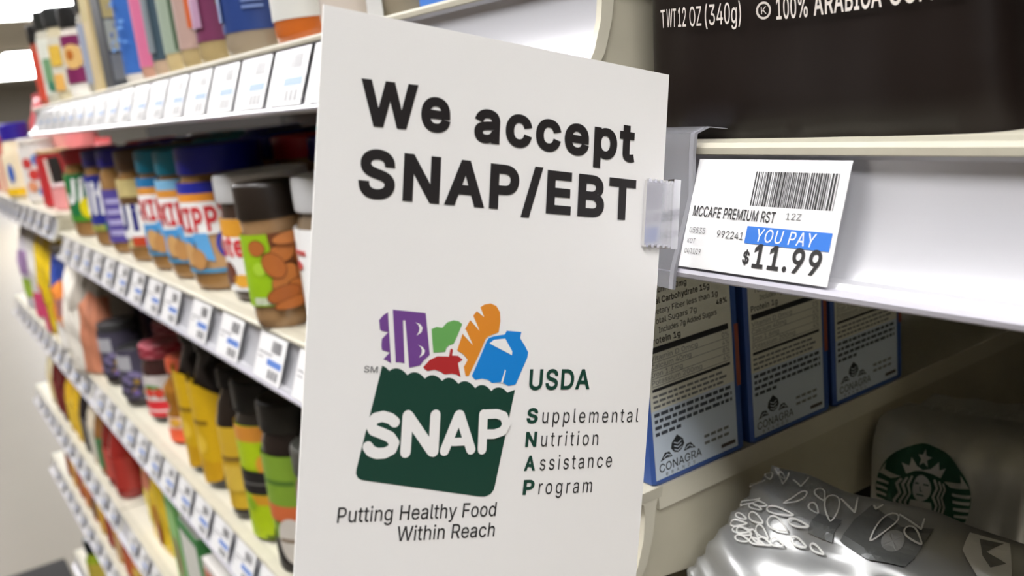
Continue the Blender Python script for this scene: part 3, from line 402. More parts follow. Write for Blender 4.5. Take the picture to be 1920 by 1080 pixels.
class Art:
    def __init__(s):
        s.items = []
    def tri(s, vs, ts, m, layer):
        s.items.append((vs, ts, m, layer)); return s
    def poly(s, pts, m, layer=0):
        k = 100.0 if max(abs(p[0]) for p in pts) < 1.5 else 1.0
        L = [(p[0]*k, p[1]*k) for p in pts]
        if sum(L[i][0]*L[(i+1) % len(L)][1]-L[i][1]*L[(i+1) % len(L)][0] for i in range(len(L))) < 0: L = L[::-1]
        vs, ts = fill_loops([L])
        return s.tri([(x/k, y/k) for x, y in vs], ts, m, layer)
    def rect(s, x0, y0, x1, y1, m, layer=0):
        return s.tri([(x0,y0),(x1,y0),(x1,y1),(x0,y1)], [(0,1,2),(0,2,3)], m, layer)
    def ell(s, cx, cy, rx, ry, m, layer=0, ang=0.0, n=22):
        c, sn = math.cos(ang), math.sin(ang); pts = [(cx, cy)]
        for k in range(n):
            t = 2*math.pi*k/n; a, b = rx*math.cos(t), ry*math.sin(t)
            pts.append((cx+a*c-b*sn, cy+a*sn+b*c))
        return s.tri(pts, [(0, k+1, (k+1) % n + 1) for k in range(n)], m, layer)
    def stroke(s, pts, w, m, layer=0, caps=True, closed=False):
        pts = [Vector((p[0], p[1])) for p in pts]
        if closed: pts = pts + [pts[0]]
        for i in range(len(pts)-1):
            d = pts[i+1]-pts[i]
            if d.length < 1e-9: continue
            n = Vector((-d.y, d.x)).normalized()*w/2
            s.tri([tuple(pts[i]+n), tuple(pts[i]-n), tuple(pts[i+1]-n), tuple(pts[i+1]+n)], [(0,1,2),(0,2,3)], m, layer+.2*(i % 2))
        if caps:
            for i, p in enumerate(pts):
                s.ell(p.x, p.y, w/2, w/2, m, layer+.4+.2*(i % 2), n=12)
        return s
    def text(s, txt, x0, y0, x1, y1, cap, m, layer=2, bold=0.0, shear=0.0, space=1.0):
        # baseline runs from (x0, y0) to (x1, y1); cap is the capital height
        vs, ts, a, b = glyphs(txt, bold, shear, space)
        L = math.hypot(x1-x0, y1-y0); c, sn = (x1-x0)/L, (y1-y0)/L
        hh = [p[1] for p in _glyph('H', bold)[0]]
        y_lo = min(hh); kx = L/(b-a); ky = cap/(max(hh)-y_lo)
        out = []
        for (px, py) in vs:
            X = (px-a)*kx; Y = (py-y_lo)*ky
            out.append((x0+X*c-Y*sn, y0+X*sn+Y*c))
        return s.tri(out, ts, m, layer)
    def emit(s, mb, f, step=0.00006, base=0.00012, maxu=None, both=False):
        for vs, ts, m, layer in s.items:
            off = base + layer*step
            k = mb.mi(m)
            V = []; F = []
            idx = {}
            def vid(p):
                q = (round(p[0], 7), round(p[1], 7))
                if q not in idx:
                    idx[q] = len(V); V.append(q)
                return idx[q]
            stack = [tuple(vs[i] for i in t) for t in ts]
            while stack:
                t = stack.pop()
                if maxu:
                    e = [max(abs(t[i][0]-t[(i+1) % 3][0]), abs(t[i][1]-t[(i+1) % 3][1]) if both else 0) for i in range(3)]
                    i = e.index(max(e))
                    if e[i] > maxu:
                        A, B, C = t[i], t[(i+1) % 3], t[(i+2) % 3]
                        Mi = ((A[0]+B[0])/2, (A[1]+B[1])/2)
                        stack.append((A, Mi, C)); stack.append((Mi, B, C)); continue
                # keep faces counter-clockwise in (u, v)
                ar = (t[1][0]-t[0][0])*(t[2][1]-t[0][1])-(t[2][0]-t[0][0])*(t[1][1]-t[0][1])
                if abs(ar) < 1e-14: continue
                if ar < 0: t = (t[0], t[2], t[1])
                F.append(tuple(vid(p) for p in t))
            o = len(mb.v)
            for p in V:
                mb.v.append(tuple(f(p[0], p[1], off)))
            for q in F:
                if len(set(q)) == 3:
                    mb.f.append(tuple(i+o for i in q)); mb.fm.append(k)

def cyl_map(r, turn=0.0, sx=1.0, sy=1.0):
    def f(u, v, off):
        t = u/r+turn
        return Vector(((r+off*4)*math.sin(t)*sx, -(r+off*4)*math.cos(t)*sy, v))
    return f

def front_map(x0, y, z0):                       # plane facing -Y
    return lambda u, v, off: Vector((x0+u, y-off, z0+v))
def side_map(x, y0, z0):                        # plane facing +X
    return lambda u, v, off: Vector((x+off, y0+u, z0+v))

def yaw_to(x, y, delta=35.0):
    dx, dy = CAM.x-x, CAM.y-y
    return math.atan2(dx, -dy)-math.radians(delta)

def at(a, y, z):
    # distances measured in shelf-plane units: a = along the aisle away from the camera, y = into the shelf, z = up
    return Vector((-a*D, (y-1)*D, H+z*D))

# ------------------------------------------------------------------ ceiling lights (real lamps of the shop)
M_LAMP = emis('lamp_diffuser', (1.0, 0.985, 0.99), LAMP)
M_FRAME = mat('white_lamp_frame', (235, 235, 232), 0.4)
def ceiling_light(x, y, sx, sy, label):
    t = thing('ceiling_light', label, 'ceiling light', (x, y, 2.70), group='fluorescent ceiling lights')
    f = MB()
    for a, b in (((-sx/2-.04, -sy/2-.04, -.05), (sx/2+.04, -sy/2, 0)), ((-sx/2-.04, sy/2, -.05), (sx/2+.04, sy/2+.04, 0)),
                 ((-sx/2-.04, -sy/2, -.05), (-sx/2, sy/2, 0)), ((sx/2, -sy/2, -.05), (sx/2+.04, sy/2, 0))):
        f.box(a, b, M_FRAME)
    f.build('lamp_frame', t, smooth=None)
    d = MB(); d.box((-sx/2, -sy/2, -.035), (sx/2, sy/2, -.012), M_LAMP)
    d.build('diffuser', t, smooth=None)
for i, x in enumerate((2.6, 0.9, -0.8, -2.5, -4.2, -5.9, -7.6, -9.3, -11.0, -12.7, -14.4)):
    ceiling_light(x, -0.75, 1.2, 0.55, 'ceiling light panel over the aisle in front of the shelves')
ceiling_light(-11.6, 1.75, 4.6, 1.3, 'bright ceiling light glowing above the far end of the top shelf')
ceiling_light(-24.0, 3.0, 9.0, 1.8, 'second bright ceiling light lower in view behind the red shaker')

# ------------------------------------------------------------------ setting
M_FLOOR = mat('beige_floor', (116, 108, 92), 0.5, noise=0.10, scale=3)
M_CEIL = mat('ceiling_tile', (196, 192, 184), 0.9)
M_WALL = mat('far_wall', (214, 208, 196), 0.8)
b = MB(); b.box((-36, -6, -.05), (5, 9, 0), M_FLOOR); struct('floor', b)
b = MB(); b.box((-36, -6, 2.70), (5, 9, 2.76), M_CEIL); struct('ceiling', b)
b = MB(); b.box((-36.2, -6, -.05), (-36, 9, 2.76), M_WALL); struct('wall_far', b)
b = MB(); b.box((-36, -1.95, 0), (5, -1.75, 1.6), mat('added_light_block', (120, 108, 96), 0.8, noise=0.5, scale=8)); struct('wall_added_opposite', b)  # unseen wall added to block and bounce light, standing in for shelves
b = MB()
M_GROUT = mat('floor_seam', (150, 142, 126), 0.5)
for k in range(1, 9):
    b.box((-12, -0.06-0.305*k, 0.0), (1, -0.057-0.305*k, 0.0006), M_GROUT)
struct('trim_1', b)
M_MAT = mat('black_rubber', (24, 23, 22), 0.8, bump=0.3, scale=200)
b = MB(); b.cbox((-2.76, -1.4, 0), (-1.2, -0.004, 0.012), M_MAT, 0.004)
tag(b.build('floor_mat'), 'black rubber floor mat lying at the foot of the shelves', 'floor mat')

# ------------------------------------------------------------------ shelving
LIP = [(0.006, -0.003), (0.004, -0.0002), (0.0, 0.0), (-0.0026, -0.0008), (-0.0032, -0.003), (-0.0012, -0.0042), (-0.0010, -0.008),
       (-0.0026, -0.017), (-0.0062, -0.026), (-0.0102, -0.0318), (-0.0128, -0.0322), (-0.0140, -0.0338), (-0.0136, -0.0362), (-0.0110, -0.0376),
       (-0.0085, -0.0362), (-0.0070, -0.0330), (-0.0020, -0.0270), (0.0020, -0.0170), (0.0040, -0.0080)]
RIM = [(-0.0140, -0.0338), (-0.0136, -0.0362), (-0.0110, -0.0376)]
DEPTH = 0.36
def shelf(label, x0, x1, z, brackets=True, bd=1.0):
    xc = (x0+x1)/2; hw = (x1-x0)/2
    t = thing('store_shelf', label, 'shelf', (xc, 0, z))
    d = MB()
    d.box((-hw, 0.006, -0.004), (hw, DEPTH, 0.0), M_DECK)
    d.box((-hw, 0.006, -0.016), (-hw+0.002, DEPTH, -0.004), M_DECK)
    d.box((hw-0.002, 0.006, -0.0085), (hw, DEPTH, -0.004), M_DECK)
    d.build('deck', t, smooth=None)
    c = MB(); c.extrude_x(LIP, -hw+0.0025, hw-0.0025, M_CHAN)
    c.build('price_channel', t, smooth=0.5)
    for s in (-1, 1):
        e = MB(); x = s*(hw-0.00125)
        e.extrude_x(LIP, x-0.00125, x+0.00125, M_DECK)
        e.build('channel_end', t, smooth=0.5)
    r = MB()
    r.tube([(-hw+.003, -0.0141, -0.0350), (hw-.003, -0.0141, -0.0350)], 0.0016, M_STRIP, 8)
    r.build('channel_bead', t)
    g = MB(); g.extrude_x([(0.008, 0.0), (0.007, 0.0004), (-0.0028, 0.0004), (-0.0040, -0.0008), (-0.0040, -0.0026), (-0.0026, -0.0032), (0.007, -0.0036)], -hw-.0004, hw+.0004, M_EDGE)
    g.build('deck_edge', t, smooth=None)
    if brackets:
        for s in (-1, 1):
            e = MB(); x = s*(hw-0.0035)
            e.rings([[(x+dx, 0.0035, -0.0050), (x+dx, 0.0010, -0.018), (x+dx, -0.002, -0.028), (x+dx, -0.007, -0.034), (x+dx, 0.05, -0.036-0.022*bd), (x+dx, DEPTH, -0.036-0.039*bd), (x+dx, DEPTH, -0.0100)] for dx in (-0.0015, 0.0015)], M_SIDE)
            e.build('side_bracket', t, smooth=None)
    return t
XA0, XA1 = -1.475, -0.2264
ZS = {'top': 0.165, 'jar': -0.748, 'jam': -1.89, 'low': -3.03, 'bottom': -3.95, 'base': -5.3}
def zz(k): return H + ZS[k]*D
shelf('white shelf carrying spice shakers, its lip glaring with light', XA0, XA1, zz('top'), bd=0.1)
shelf('white shelf carrying nut butter jars and the blue boxes', XA0, XA1, zz('jar'), bd=0.3)
shelf('white shelf carrying jam jars, honey and syrup bottles', XA0, XA1, zz('jam'))
shelf('white shelf below the syrup bottles carrying the yellow snack bag', XA0, XA1, zz('low'))
shelf('low white shelf under the yellow snack bag', XA0, XA1, zz('bottom'))
shelf('lowest shelf deck just above the floor beside the mat', XA0, XA1, zz('base'), False)
XB0, XB1 = -2.42, -1.48
ZB = {'blue': -0.62, 'bags': -1.89, 'sauce': -3.03, 'bottom': -3.95, 'base': -5.3}
def zb(k): return H + ZB[k]*D
shelf('far white shelf carrying the blue capped cream bottle', XB0, XB1, zb('blue'))
shelf('far white shelf carrying the flour and snack bags', XB0, XB1, zb('bags'))
shelf('far white shelf carrying sauce and mustard bottles', XB0, XB1, zb('sauce'))
shelf('far low shelf carrying small orange and brown packs', XB0, XB1, zb('bottom'))
shelf('far lowest shelf carrying the dark capped bottle', XB0, XB1, zb('base'), False)
ZR = {'coffee': -0.121, 'foil': -1.45}
XR0, XR1 = -0.2235, 1.0
shelf('white shelf with the $11.99 tag carrying the dark coffee bag', XR0, XR1, H+ZR['coffee']*D, False)
shelf('shadowed shelf carrying the silver foil coffee bags', XR0, XR1, H+ZR['foil']*D, False)
for x0, x1, zt, nm in ((XB0, XB1, H+0.06, 'far back panel with shade put into its colour, behind the snack bags'), (XA0, XR1, H+0.25, 'back panel with shade put into its colour, behind the jars and boxes')):
    b = MB(); b.box((x0, DEPTH+0.002, 0.0), (x1, DEPTH+0.022, zt), M_BACK)
    tag(b.build('back_panel', smooth=None), nm, 'back panel')
b = MB(); b.box((XB0, 0.015, 0.0), (XR1, DEPTH, H+ZS['base']*D-0.0385), mat('kick_black', (40, 38, 36), 0.6))
tag(b.build('kick_base', smooth=None), 'dark base under the lowest shelves along the floor', 'shelf base')

# ------------------------------------------------------------------ small shelf tags
TW = 0.050
def tag_map(u, v, off):                          # v runs 0 (bottom) .. 0.031 (top)
    q = 1 - v/0.031
    return Vector((u, -0.0036-0.0112*q-off, -0.0040-0.0288*q))
def tag_card(mb, art, w=TW):
    for s, o in ((0, 0.0), (1, -0.0003)):
        mb.add([tag_map(-w/2, 0, o), tag_map(w/2, 0, o), tag_map(w/2, .031, o), tag_map(-w/2, .031, o)], [(0, 1, 2, 3) if s == 0 else (3, 2, 1, 0)], M_TAG)
    art.emit(mb, tag_map)
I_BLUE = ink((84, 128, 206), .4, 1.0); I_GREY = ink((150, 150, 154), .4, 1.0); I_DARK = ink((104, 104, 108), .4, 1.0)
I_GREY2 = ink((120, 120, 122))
def small_tag_mesh(k, I_BLUE=I_BLUE, I_GREY=I_GREY, I_DARK=I_DARK):
    rnd = random.Random(k)
    a = Art()
    x = 0.0005
    for i in range(16):
        w = rnd.choice((.0004, .0006, .0009)); a.rect(x, .020, x+w, .028, I_DARK); x += w+rnd.choice((.0004, .0006))
    a.rect(-.022, .0172, .004, .0185, I_GREY)
    a.rect(-.022, .0140, -.012, .0150, I_GREY)
    a.rect(-.004, .0108, .022, .0152, I_BLUE)
    for i in range(3):
        a.rect(.001+i*.0065, .0025, .0055+i*.0065, .0085, I_DARK)
    mb = MB(); tag_card(mb, a)
    o = mb.build('price_tag', smooth=None)
    return o
tag_src = [small_tag_mesh(i) for i in range(3)]
glare_pale_src = [small_tag_mesh(i, ink((150, 176, 226), .4, 1.0), ink((206, 206, 208), .4, 1.0), ink((178, 178, 180), .4, 1.0)) for i in range(3)]  # lighter inks: glare on the top lip put into the print
tag_used = set()
def put_tags(xs, z, label, group, src=tag_src):
    for i, x in enumerate(xs):
        o = src[random.randrange(3)] if i > 2 else src[i]
        if o.name in tag_used:
            o = o.copy(); COL.objects.link(o)
        tag_used.add(o.name)
        o.location = (x, 0, z)
        tag(o, label, 'price tag', group)
put_tags([-.42-.056*i for i in range(18)], zz('top'), 'white price tag, print paled for glare, on the lip below the spice shakers', 'tags below the spice shakers', glare_pale_src)
put_tags([-.515, -.587, -.673, -.752, -.842, -.905]+[-.975-.07*i for i in range(7)], zz('jar'), 'small white price tag on the lip below the nut butter jars', 'tags below the nut butter jars')
put_tags([-.63-.064*i for i in range(13)], zz('jam'), 'small white price tag on the lip below the jam and syrup', 'tags below the jam and syrup')
put_tags([-1.10-.07*i for i in range(5)], zz('low'), 'small white price tag on the lip below the yellow snack bag', 'tags below the yellow snack bag')
put_tags([-1.52-.08*i for i in range(11)], zb('bags'), 'small white price tag on the lip below the flour and snack bags', 'tags below the bags')
put_tags([-1.52-.08*i for i in range(11)], zb('sauce'), 'small white price tag on the lip below the sauce bottles', 'tags below the sauce bottles')
put_tags([-1.52-.08*i for i in range(11)], zb('bottom'), 'small white price tag on the lip below the small orange packs', 'tags below the orange packs')
put_tags([-1.55-.09*i for i in range(9)], zb('blue'), 'small white price tag on the lip below the blue capped bottle', 'tags below the blue capped bottle')

# ------------------------------------------------------------------ the big price tag
K = ink((38, 36, 36))
a = Art()
def T(u): return -.025+.050*u
def V(v): return .031*(1-v)
rnd = random.Random(5)
x = .43
while x < .945:
    w = rnd.choice((.004, .006, .009, .012)); a.rect(T(x), V(.40), T(min(x+w, .95)), V(.10), K); x += w+rnd.choice((.004, .006, .008))
a.text('MCCAFE PREMIUM RST', T(.035), V(.525), T(.615), V(.535), .0030, K, bold=.012)
a.text('12Z', T(.68), V(.495), T(.775), V(.495), .0017, K)
a.text('05535', T(.035), V(.68), T(.155), V(.68), .0016, I_GREY2)
a.text('992241', T(.245), V(.70), T(.43), V(.70), .0020, K)
a.text('KOT', T(.035), V(.775), T(.095), V(.775), .0014, I_GREY2)
a.text('04/11/19', T(.03), V(.87), T(.15), V(.87), .0015, K)
a.rect(T(.445), V(.725), T(.975), V(.575), ink((46, 112, 200)), 1)
a.text('YOU PAY', T(.52), V(.70), T(.89), V(.70), .0034, ink((235, 240, 250)), 3, shear=.15, space=1.1)
a.text('$', T(.455), V(.90), T(.50), V(.90), .0034, K, bold=.02)
a.text('11.99', T(.525), V(.925), T(.945), V(.925), .0064, K, bold=.02)
mb = MB(); tag_card(mb, a, .050)
o = mb.build('price_tag', smooth=None, loc=(-0.1615, -0.0006, H+ZR['coffee']*D))
tag(o, 'large readable white price tag with blue band reading $11.99', 'price tag')
# scuff on the channel beside the tag
# ------------------------------------------------------------------ clear holder and gripper for the sign
t = thing('sign_holder', 'clear plastic sign holder clipped on the lip left of the $11.99 tag', 'sign holder', (-0.196, 0, H+ZR['coffee']*D))
b = MB()
path = [(0.010, 0.0030), (0.0, 0.0048), (-0.0050, 0.0036), (-0.0062, -0.002), (-0.0075, -0.014), (-0.0165, -0.0335), (-0.0178, -0.0392)]
inner = [(y+0.0011, z-0.0004) for y, z in path]
b.rings([[(-0.0105, y, z) for y, z in path+inner[::-1]], [(0.009, y, z) for y, z in path+inner[::-1]]], M_CLEAR)
b.build('back_plate', t, smooth=0.5)
b = MB(); b.rings([[(x, y-.0004, z) for y, z in path+inner[::-1]] for x in (0.0078, 0.0094)], M_CLEAR2)
b.build('edge_rib', t, smooth=0.5)

# ------------------------------------------------------------------ the sign
S_O = at(0.97793038, 0.43614569, 0.10270346)
S_U = Vector((0.03338781, 0.97166855, -0.23397755))
S_V = Vector((0.07129457, -0.23582718, -0.96917626))
S_N = S_U.cross(S_V) 
if S_N.dot(CAM-S_O) < 0: S_N = -S_N
sign = thing('hanging_sign', 'white card sign reading We accept SNAP/EBT, held in the clear clip', 'sign', S_O)
def smap(u, v, off):                             # u, v in millimetres from the top left corner of the card
    bend = 0.9*math.sin(math.pi*min(max(v, 0), 152)/152.0)*(u/100.0)
    return S_U*(u/1000.0)+S_V*(v/1000.0)+S_N*(off+bend/1000.0)
class CardArt(Art):
    pass
def card_mesh():
    mb = MB(); nu, nv = 12, 16
    def edge(u, v):                              # slightly uneven cut of the card
        l = -1.2*(v/124.0); r = 99.7-2.4*(v/138.0)
        return l+(r-l)*u
    for off, flip in ((0.0, 0), (-0.00045, 1)):
        P = [smap(edge(i/nu, 152.4*j/nv), 152.4*j/nv, off) for j in range(nv+1) for i in range(nu+1)]
        F = []
        for j in range(nv):
            for i in range(nu):
                q = (j*(nu+1)+i, j*(nu+1)+i+1, (j+1)*(nu+1)+i+1, (j+1)*(nu+1)+i)
                F.append(q if flip else q[::-1])
        mb.add(P, F, M_CARD)
    n = (nu+1)*(nv+1)
    rim = [i for i in range(nu+1)]+[(j*(nu+1)+nu) for j in range(1, nv+1)]+[nv*(nu+1)+i for i in range(nu-1, -1, -1)]+[j*(nu+1) for j in range(nv-1, 0, -1)]
    for k in range(len(rim)):
        p, q = rim[k], rim[(k+1) % len(rim)]
        mb.f.append((p, q, q+n, p+n)); mb.fm.append(0)
    return mb
card_mesh().build('card', sign, smooth=0.5)
def inv(a):                                      # text helpers use y up; the card uses v down
    for i, (vs, ts, m_, l) in enumerate(a.items):
        a.items[i] = ([(p[0], -p[1]) for p in vs], ts, m_, l)
    return a
def smap_up(u, v, off): return smap(u, -v, off)
I_BLK = ink((30, 26, 26), 0.45); I_GRN = ink((12, 62, 48), 0.45); I_TXT = ink((44, 44, 44), 0.45)
a = Art()
a.text('We', 9.7, -24.75, 32.2, -23.9+.0, 10.3, I_BLK, bold=.031)
a.text('accept', 38.6, -25.0, 88.4, -25.2, 10.3, I_BLK, bold=.031)
a.text('SNAP/EBT', 9.6, -40.6, 89.4, -40.7, 10.9, I_BLK, bold=.031)
mb = MB(); a.emit(mb, smap_up, maxu=6)
tag(mb.build('headline_lettering', sign, smooth=None), 'bold black lettering We accept SNAP/EBT', None)
a = Art()
a.text('SM', 13.0, -79.7, 16.3, -79.9, 1.4, I_TXT)
mb = MB(); a.emit(mb, smap_up, maxu=6)
mb.build('service_mark', sign, smooth=None)
a = Art()
a.text('USDA', 57.8, -85.3, 77.0, -85.7, 5.3, I_GRN, bold=.022)
for w0, w1, y0, x1, y1 in (('S', 'upplemental', 93.7, 94.3, 95.3), ('N', 'utrition', 99.7, 80.8, 100.7), ('A', 'ssistance', 105.8, 85.9, 107.0), ('P', 'rogram', 111.9, 79.6, 113.3)):
    sl = (y1-y0)/(x1-57.6)
    a.text(w0, 57.6, -y0, 61.0, -(y0+sl*3.4), 3.85, I_GRN, bold=.03)
    a.text(w1, 62.4, -(y0+sl*4.8), x1, -y1, 3.75, I_TXT, space=1.25)
mb = MB(); a.emit(mb, smap_up, maxu=6)
tag(mb.build('programme_lettering', sign, smooth=None), 'USDA and Supplemental Nutrition Assistance Program lettering', None)
a = Art()
a.text('Putting Healthy Food', 8.1, -113.4, 49.9, -116.4, 3.5, I_TXT, bold=.004)
a.text('Within Reach', 23.0, -119.4, 49.8, -121.5, 3.5, I_TXT, bold=.004)
mb = MB(); a.emit(mb, smap_up, maxu=6)
tag(mb.build('slogan_lettering', sign, smooth=None), 'slogan lettering Putting Healthy Food Within Reach', None)
LOGO = {'PSIDE': [(18.26,66.1),(17.14,66.82),(16.16,67.94),(16.49,70.06),(16.99,70.4),(18.6,70.65),(17.08,72.19),(16.99,73.61),(17.2,74.73),(19.19,75.3),(17.64,76.87),(18.54,77.13),(19.62,77.82)],'PFRONT': [(19.45,65.51),(27.89,66.2),(29.46,76.02),(28.0,77.25),(27.02,78.44),(24.28,78.95),(22.73,67.96),(22.12,67.96),(23.03,77.89),(21.7,77.59),(20.8,77.64)],'CR1': [(25.22,68.34),(26.52,68.81),(27.21,69.64),(26.96,70.68),(25.73,71.5),(26.26,70.57),(26.4,69.74),(25.99,68.91)],'CR2': [(26.14,73.58),(27.37,74.11),(28.12,74.96),(27.93,75.79),(26.62,76.64),(27.22,75.67),(27.29,74.84),(26.91,74.11)],'GREEN': [(29.61,69.95),(30.88,69.42),(32.44,69.63),(33.69,68.35),(35.35,67.86),(36.82,68.06),(37.79,68.76),(36.75,71.22),(35.65,73.45),(34.46,73.76),(33.77,74.39),(33.58,75.34),(30.38,75.51),(29.9,72.25)],'BREAD': [(42.57,64.64),(43.79,63.91),(45.55,63.66),(47.12,64.25),(48.24,65.76),(48.49,67.95),(48.14,70.69),(45.25,71.67),(44.52,72.32),(42.73,76.43),(40.26,81.24),(39.39,81.28),(38.77,79.05),(39.79,77.35),(38.48,75.93),(36.76,75.06),(37.13,73.78),(37.97,71.22),(38.75,69.72),(40.0,67.68),(40.69,66.71),(41.74,65.51)],'SL1': [(38.1,71.22),(40.96,73.81),(38.77,70.04),(37.9,69.94)],'SL2': [(39.88,67.79),(42.64,70.36),(40.64,66.71),(39.83,66.93)],'SL3': [(41.62,65.58),(43.71,67.0),(42.49,64.57),(41.7,64.65)],'CARTON': [(50.45,70.32),(54.82,70.63),(54.51,72.15),(56.1,74.16),(57.13,75.74),(56.95,77.09),(53.87,83.72),(51.78,84.05),(49.76,83.04),(46.93,83.17),(45.86,82.37),(44.06,81.99),(42.18,82.27),(41.13,81.26),(42.35,78.59),(44.81,72.97),(45.4,72.11),(46.78,71.68),(49.98,71.24)],'HOLE': [(45.6,73.42),(46.83,72.55),(50.04,72.24),(52.32,75.46),(52.25,76.39)],'SLIT': [(50.48,79.86),(49.38,83.25),(49.98,83.27),(50.69,80.3)],'APPLE': [(27.86,78.92),(29.41,77.28),(31.49,76.36),(34.61,76.48),(34.88,74.82),(35.23,74.57),(35.61,74.94),(35.44,76.25),(37.03,76.34),(38.43,77.33),(37.12,78.05),(38.05,81.5),(36.91,80.83),(35.56,80.58),(33.64,80.74),(32.4,79.97),(30.95,79.51),(28.95,79.78)],'BAG': [(17.45,78.29),(18.33,78.73),(19.27,79.55),(20.01,79.13),(20.76,78.97),(21.52,79.03),(22.3,79.33),(23.09,79.84),(23.9,80.62),(24.62,80.17),(25.36,79.99),(26.11,80.03),(26.88,80.3),(27.66,80.79),(28.46,81.56),(29.19,81.06),(29.93,80.83),(30.68,80.82),(31.45,81.05),(32.24,81.5),(33.04,82.23),(33.75,81.75),(34.47,81.54),(35.21,81.56),(35.96,81.82),(36.73,82.3),(37.52,83.07),(38.26,82.64),(39.03,82.49),(39.8,82.56),(40.6,82.88),(41.4,83.43),(42.23,84.26),(42.96,83.77),(43.7,83.56),(44.46,83.59),(45.24,83.85),(46.03,84.35),(46.85,85.14),(47.58,84.59),(48.34,84.33),(49.12,84.3),(49.91,84.51),(50.72,84.97),(51.55,85.71),(53.76,85.06),(49.35,108.48),(49.03,109.78),(48.12,110.76),(46.6,111.2),(45.06,111.05),(13.72,104.22),(12.72,103.65),(12.21,102.64),(12.29,101.58)]}
STROKES = {'S': ([(21.21,91.42),(19.99,90.49),(18.12,89.93),(16.15,90.29),(15.2,91.61),(15.92,92.96),(18.15,93.86),(20.2,94.82),(21.32,96.28),(20.75,97.73),(19.04,98.44),(17.04,98.39),(15.53,97.73),(14.72,96.69)],2.55),'N1': ([(24.39,90.1),(24.24,98.6)],2.7),'N2': ([(24.57,90.26),(31.14,98.79)],2.7),'N3': ([(31.58,90.3),(31.5,98.88)],2.7),'A1': ([(37.86,90.62),(34.44,98.93)],2.55),'A2': ([(38.16,90.63),(41.67,99.12)],2.55),'A3': ([(36.63,96.99),(40.33,97.07)],1.95),'P1': ([(44.68,90.7),(44.78,99.34)],2.48),'P2': ([(44.68,90.7),(48.52,90.76),(50.51,91.45),(51.41,93.43),(50.41,95.17),(48.03,95.76),(44.95,95.57)],2.32)}
a = Art()
LC = {'PSIDE': (112, 66, 140), 'PFRONT': (112, 66, 140), 'GREEN': (104, 168, 88), 'BREAD': (222, 138, 36), 'CARTON': (8, 130, 212), 'APPLE': (176, 38, 40), 'BAG': (10, 60, 46)}
for k, c in LC.items():
    a.poly([(p[0], -p[1]) for p in LOGO[k]], ink(c, 0.45), 1)
for k in ('CR1', 'CR2', 'SL1', 'SL2', 'SL3', 'HOLE', 'SLIT'):
    a.poly([(p[0], -p[1]) for p in LOGO[k]], M_CARD, 3)
for i, (pts, w) in enumerate(STROKES.values()):
    a.stroke([(p[0], -p[1]) for p in pts], w, M_CARD, 3+.8*i)
mb = MB(); a.emit(mb, smap_up, maxu=6)
tag(mb.build('grocery_bag_logo', sign, smooth=None), 'green grocery bag logo with coloured groceries', None)

# gripper that holds the card's right edge
t = thing('sign_gripper', 'clear plastic gripper clip holding the right edge of the sign', 'clip', S_O)
def gbox(mb, u0, u1, v0, v1, w0, w1, m_):
    P = [S_U*(u/1000)+S_V*(v/1000)+S_N*(w/1000) for w in (w0, w1) for u, v in ((u0, v0), (u1, v0), (u1, v1), (u0, v1))]
    mb.add(P, [(0, 3, 2, 1), (4, 5, 6, 7), (0, 1, 5, 4), (1, 2, 6, 5), (2, 3, 7, 6), (3, 0, 4, 7)], m_)
b = MB(); gbox(b, 91.8, 101.5, 29.5, 47.0, 1.5, 2.4, M_CLEAR); b.build('front_jaw', t, smooth=None)
b = MB(); gbox(b, 91.8, 101.5, 29.5, 47.0, -1.6, -0.8, M_CLEAR); b.build('rear_jaw', t, smooth=None)
b = MB(); gbox(b, 101.5, 104.0, 28.5, 47.6, -1.6, 2.4, M_CLEAR2)
for k in range(5):
    gbox(b, 92.3+k*2.0, 93.2+k*2.0, 29.1, 30.0, 1.4, 2.5, M_CLEAR2); gbox(b, 92.3+k*2.0, 93.2+k*2.0, 46.6, 47.5, 1.4, 2.5, M_CLEAR2)
b.build('hinge_spine', t, smooth=None)

# ------------------------------------------------------------------ jars, bottles, shakers, boxes and bags
def plastic(rgb, rough=0.35): return mat('plastic_%02x%02x%02x' % rgb, rgb, rough)
def filled(rgb): return mat('filled_%02x%02x%02x' % rgb, rgb, 0.18, coat=0.4)

def jar(name, label, cat, x, y, z, r, h, lid, body, lab=None, art=None, delta=38.0, group=None, rot=None, lidr=None, waist=0.0, lid_label=None, base=None, seg=40):
    # lid = (height, colour); lab = (z0, z1, colour); art(a, r) draws on the label with u along the wall
    lh, lc = lid
    lr = lidr or r*0.97
    t = thing(name, label, cat, (x, y, z), 0.0, group); turn = yaw_to(x, y, delta) if rot is None else rot
    b = MB(); hs = h-lh
    prof = [(r*.86, 0), (r*.96, .0025), (r, .008), (r*(1-waist), hs*.5), (r, hs-.016), (r*.97, hs-.009), (lr*.93, hs-.003), (lr*.92, hs+.003)]
    mt = filled(body)
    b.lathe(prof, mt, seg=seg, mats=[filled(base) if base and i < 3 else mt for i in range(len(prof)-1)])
    b.build('jar_body', t)
    c = MB()
    c.lathe([(lr*.985, hs), (lr, hs+.001), (lr, h-.003), (lr*.985, h-.001), (lr*.94, h), (lr*.90, h-.0008), (0.001, h-.0008)], plastic(lc), seg=72, ridge=0.012)
    o = c.build('lid', t)
    if lab:
        p = MB()
        p.lathe([(r+.0004, lab[0]), (r+.0004, lab[1])], ink(lab[2], 0.4), seg=seg, cap0=False, cap1=False)
        if art:
            a = Art(); art(a, r)
            a.emit(p, cyl_map(r+.0006, turn), base=.0002, maxu=r*.16)
        p.build('paper_label', t)
    return t

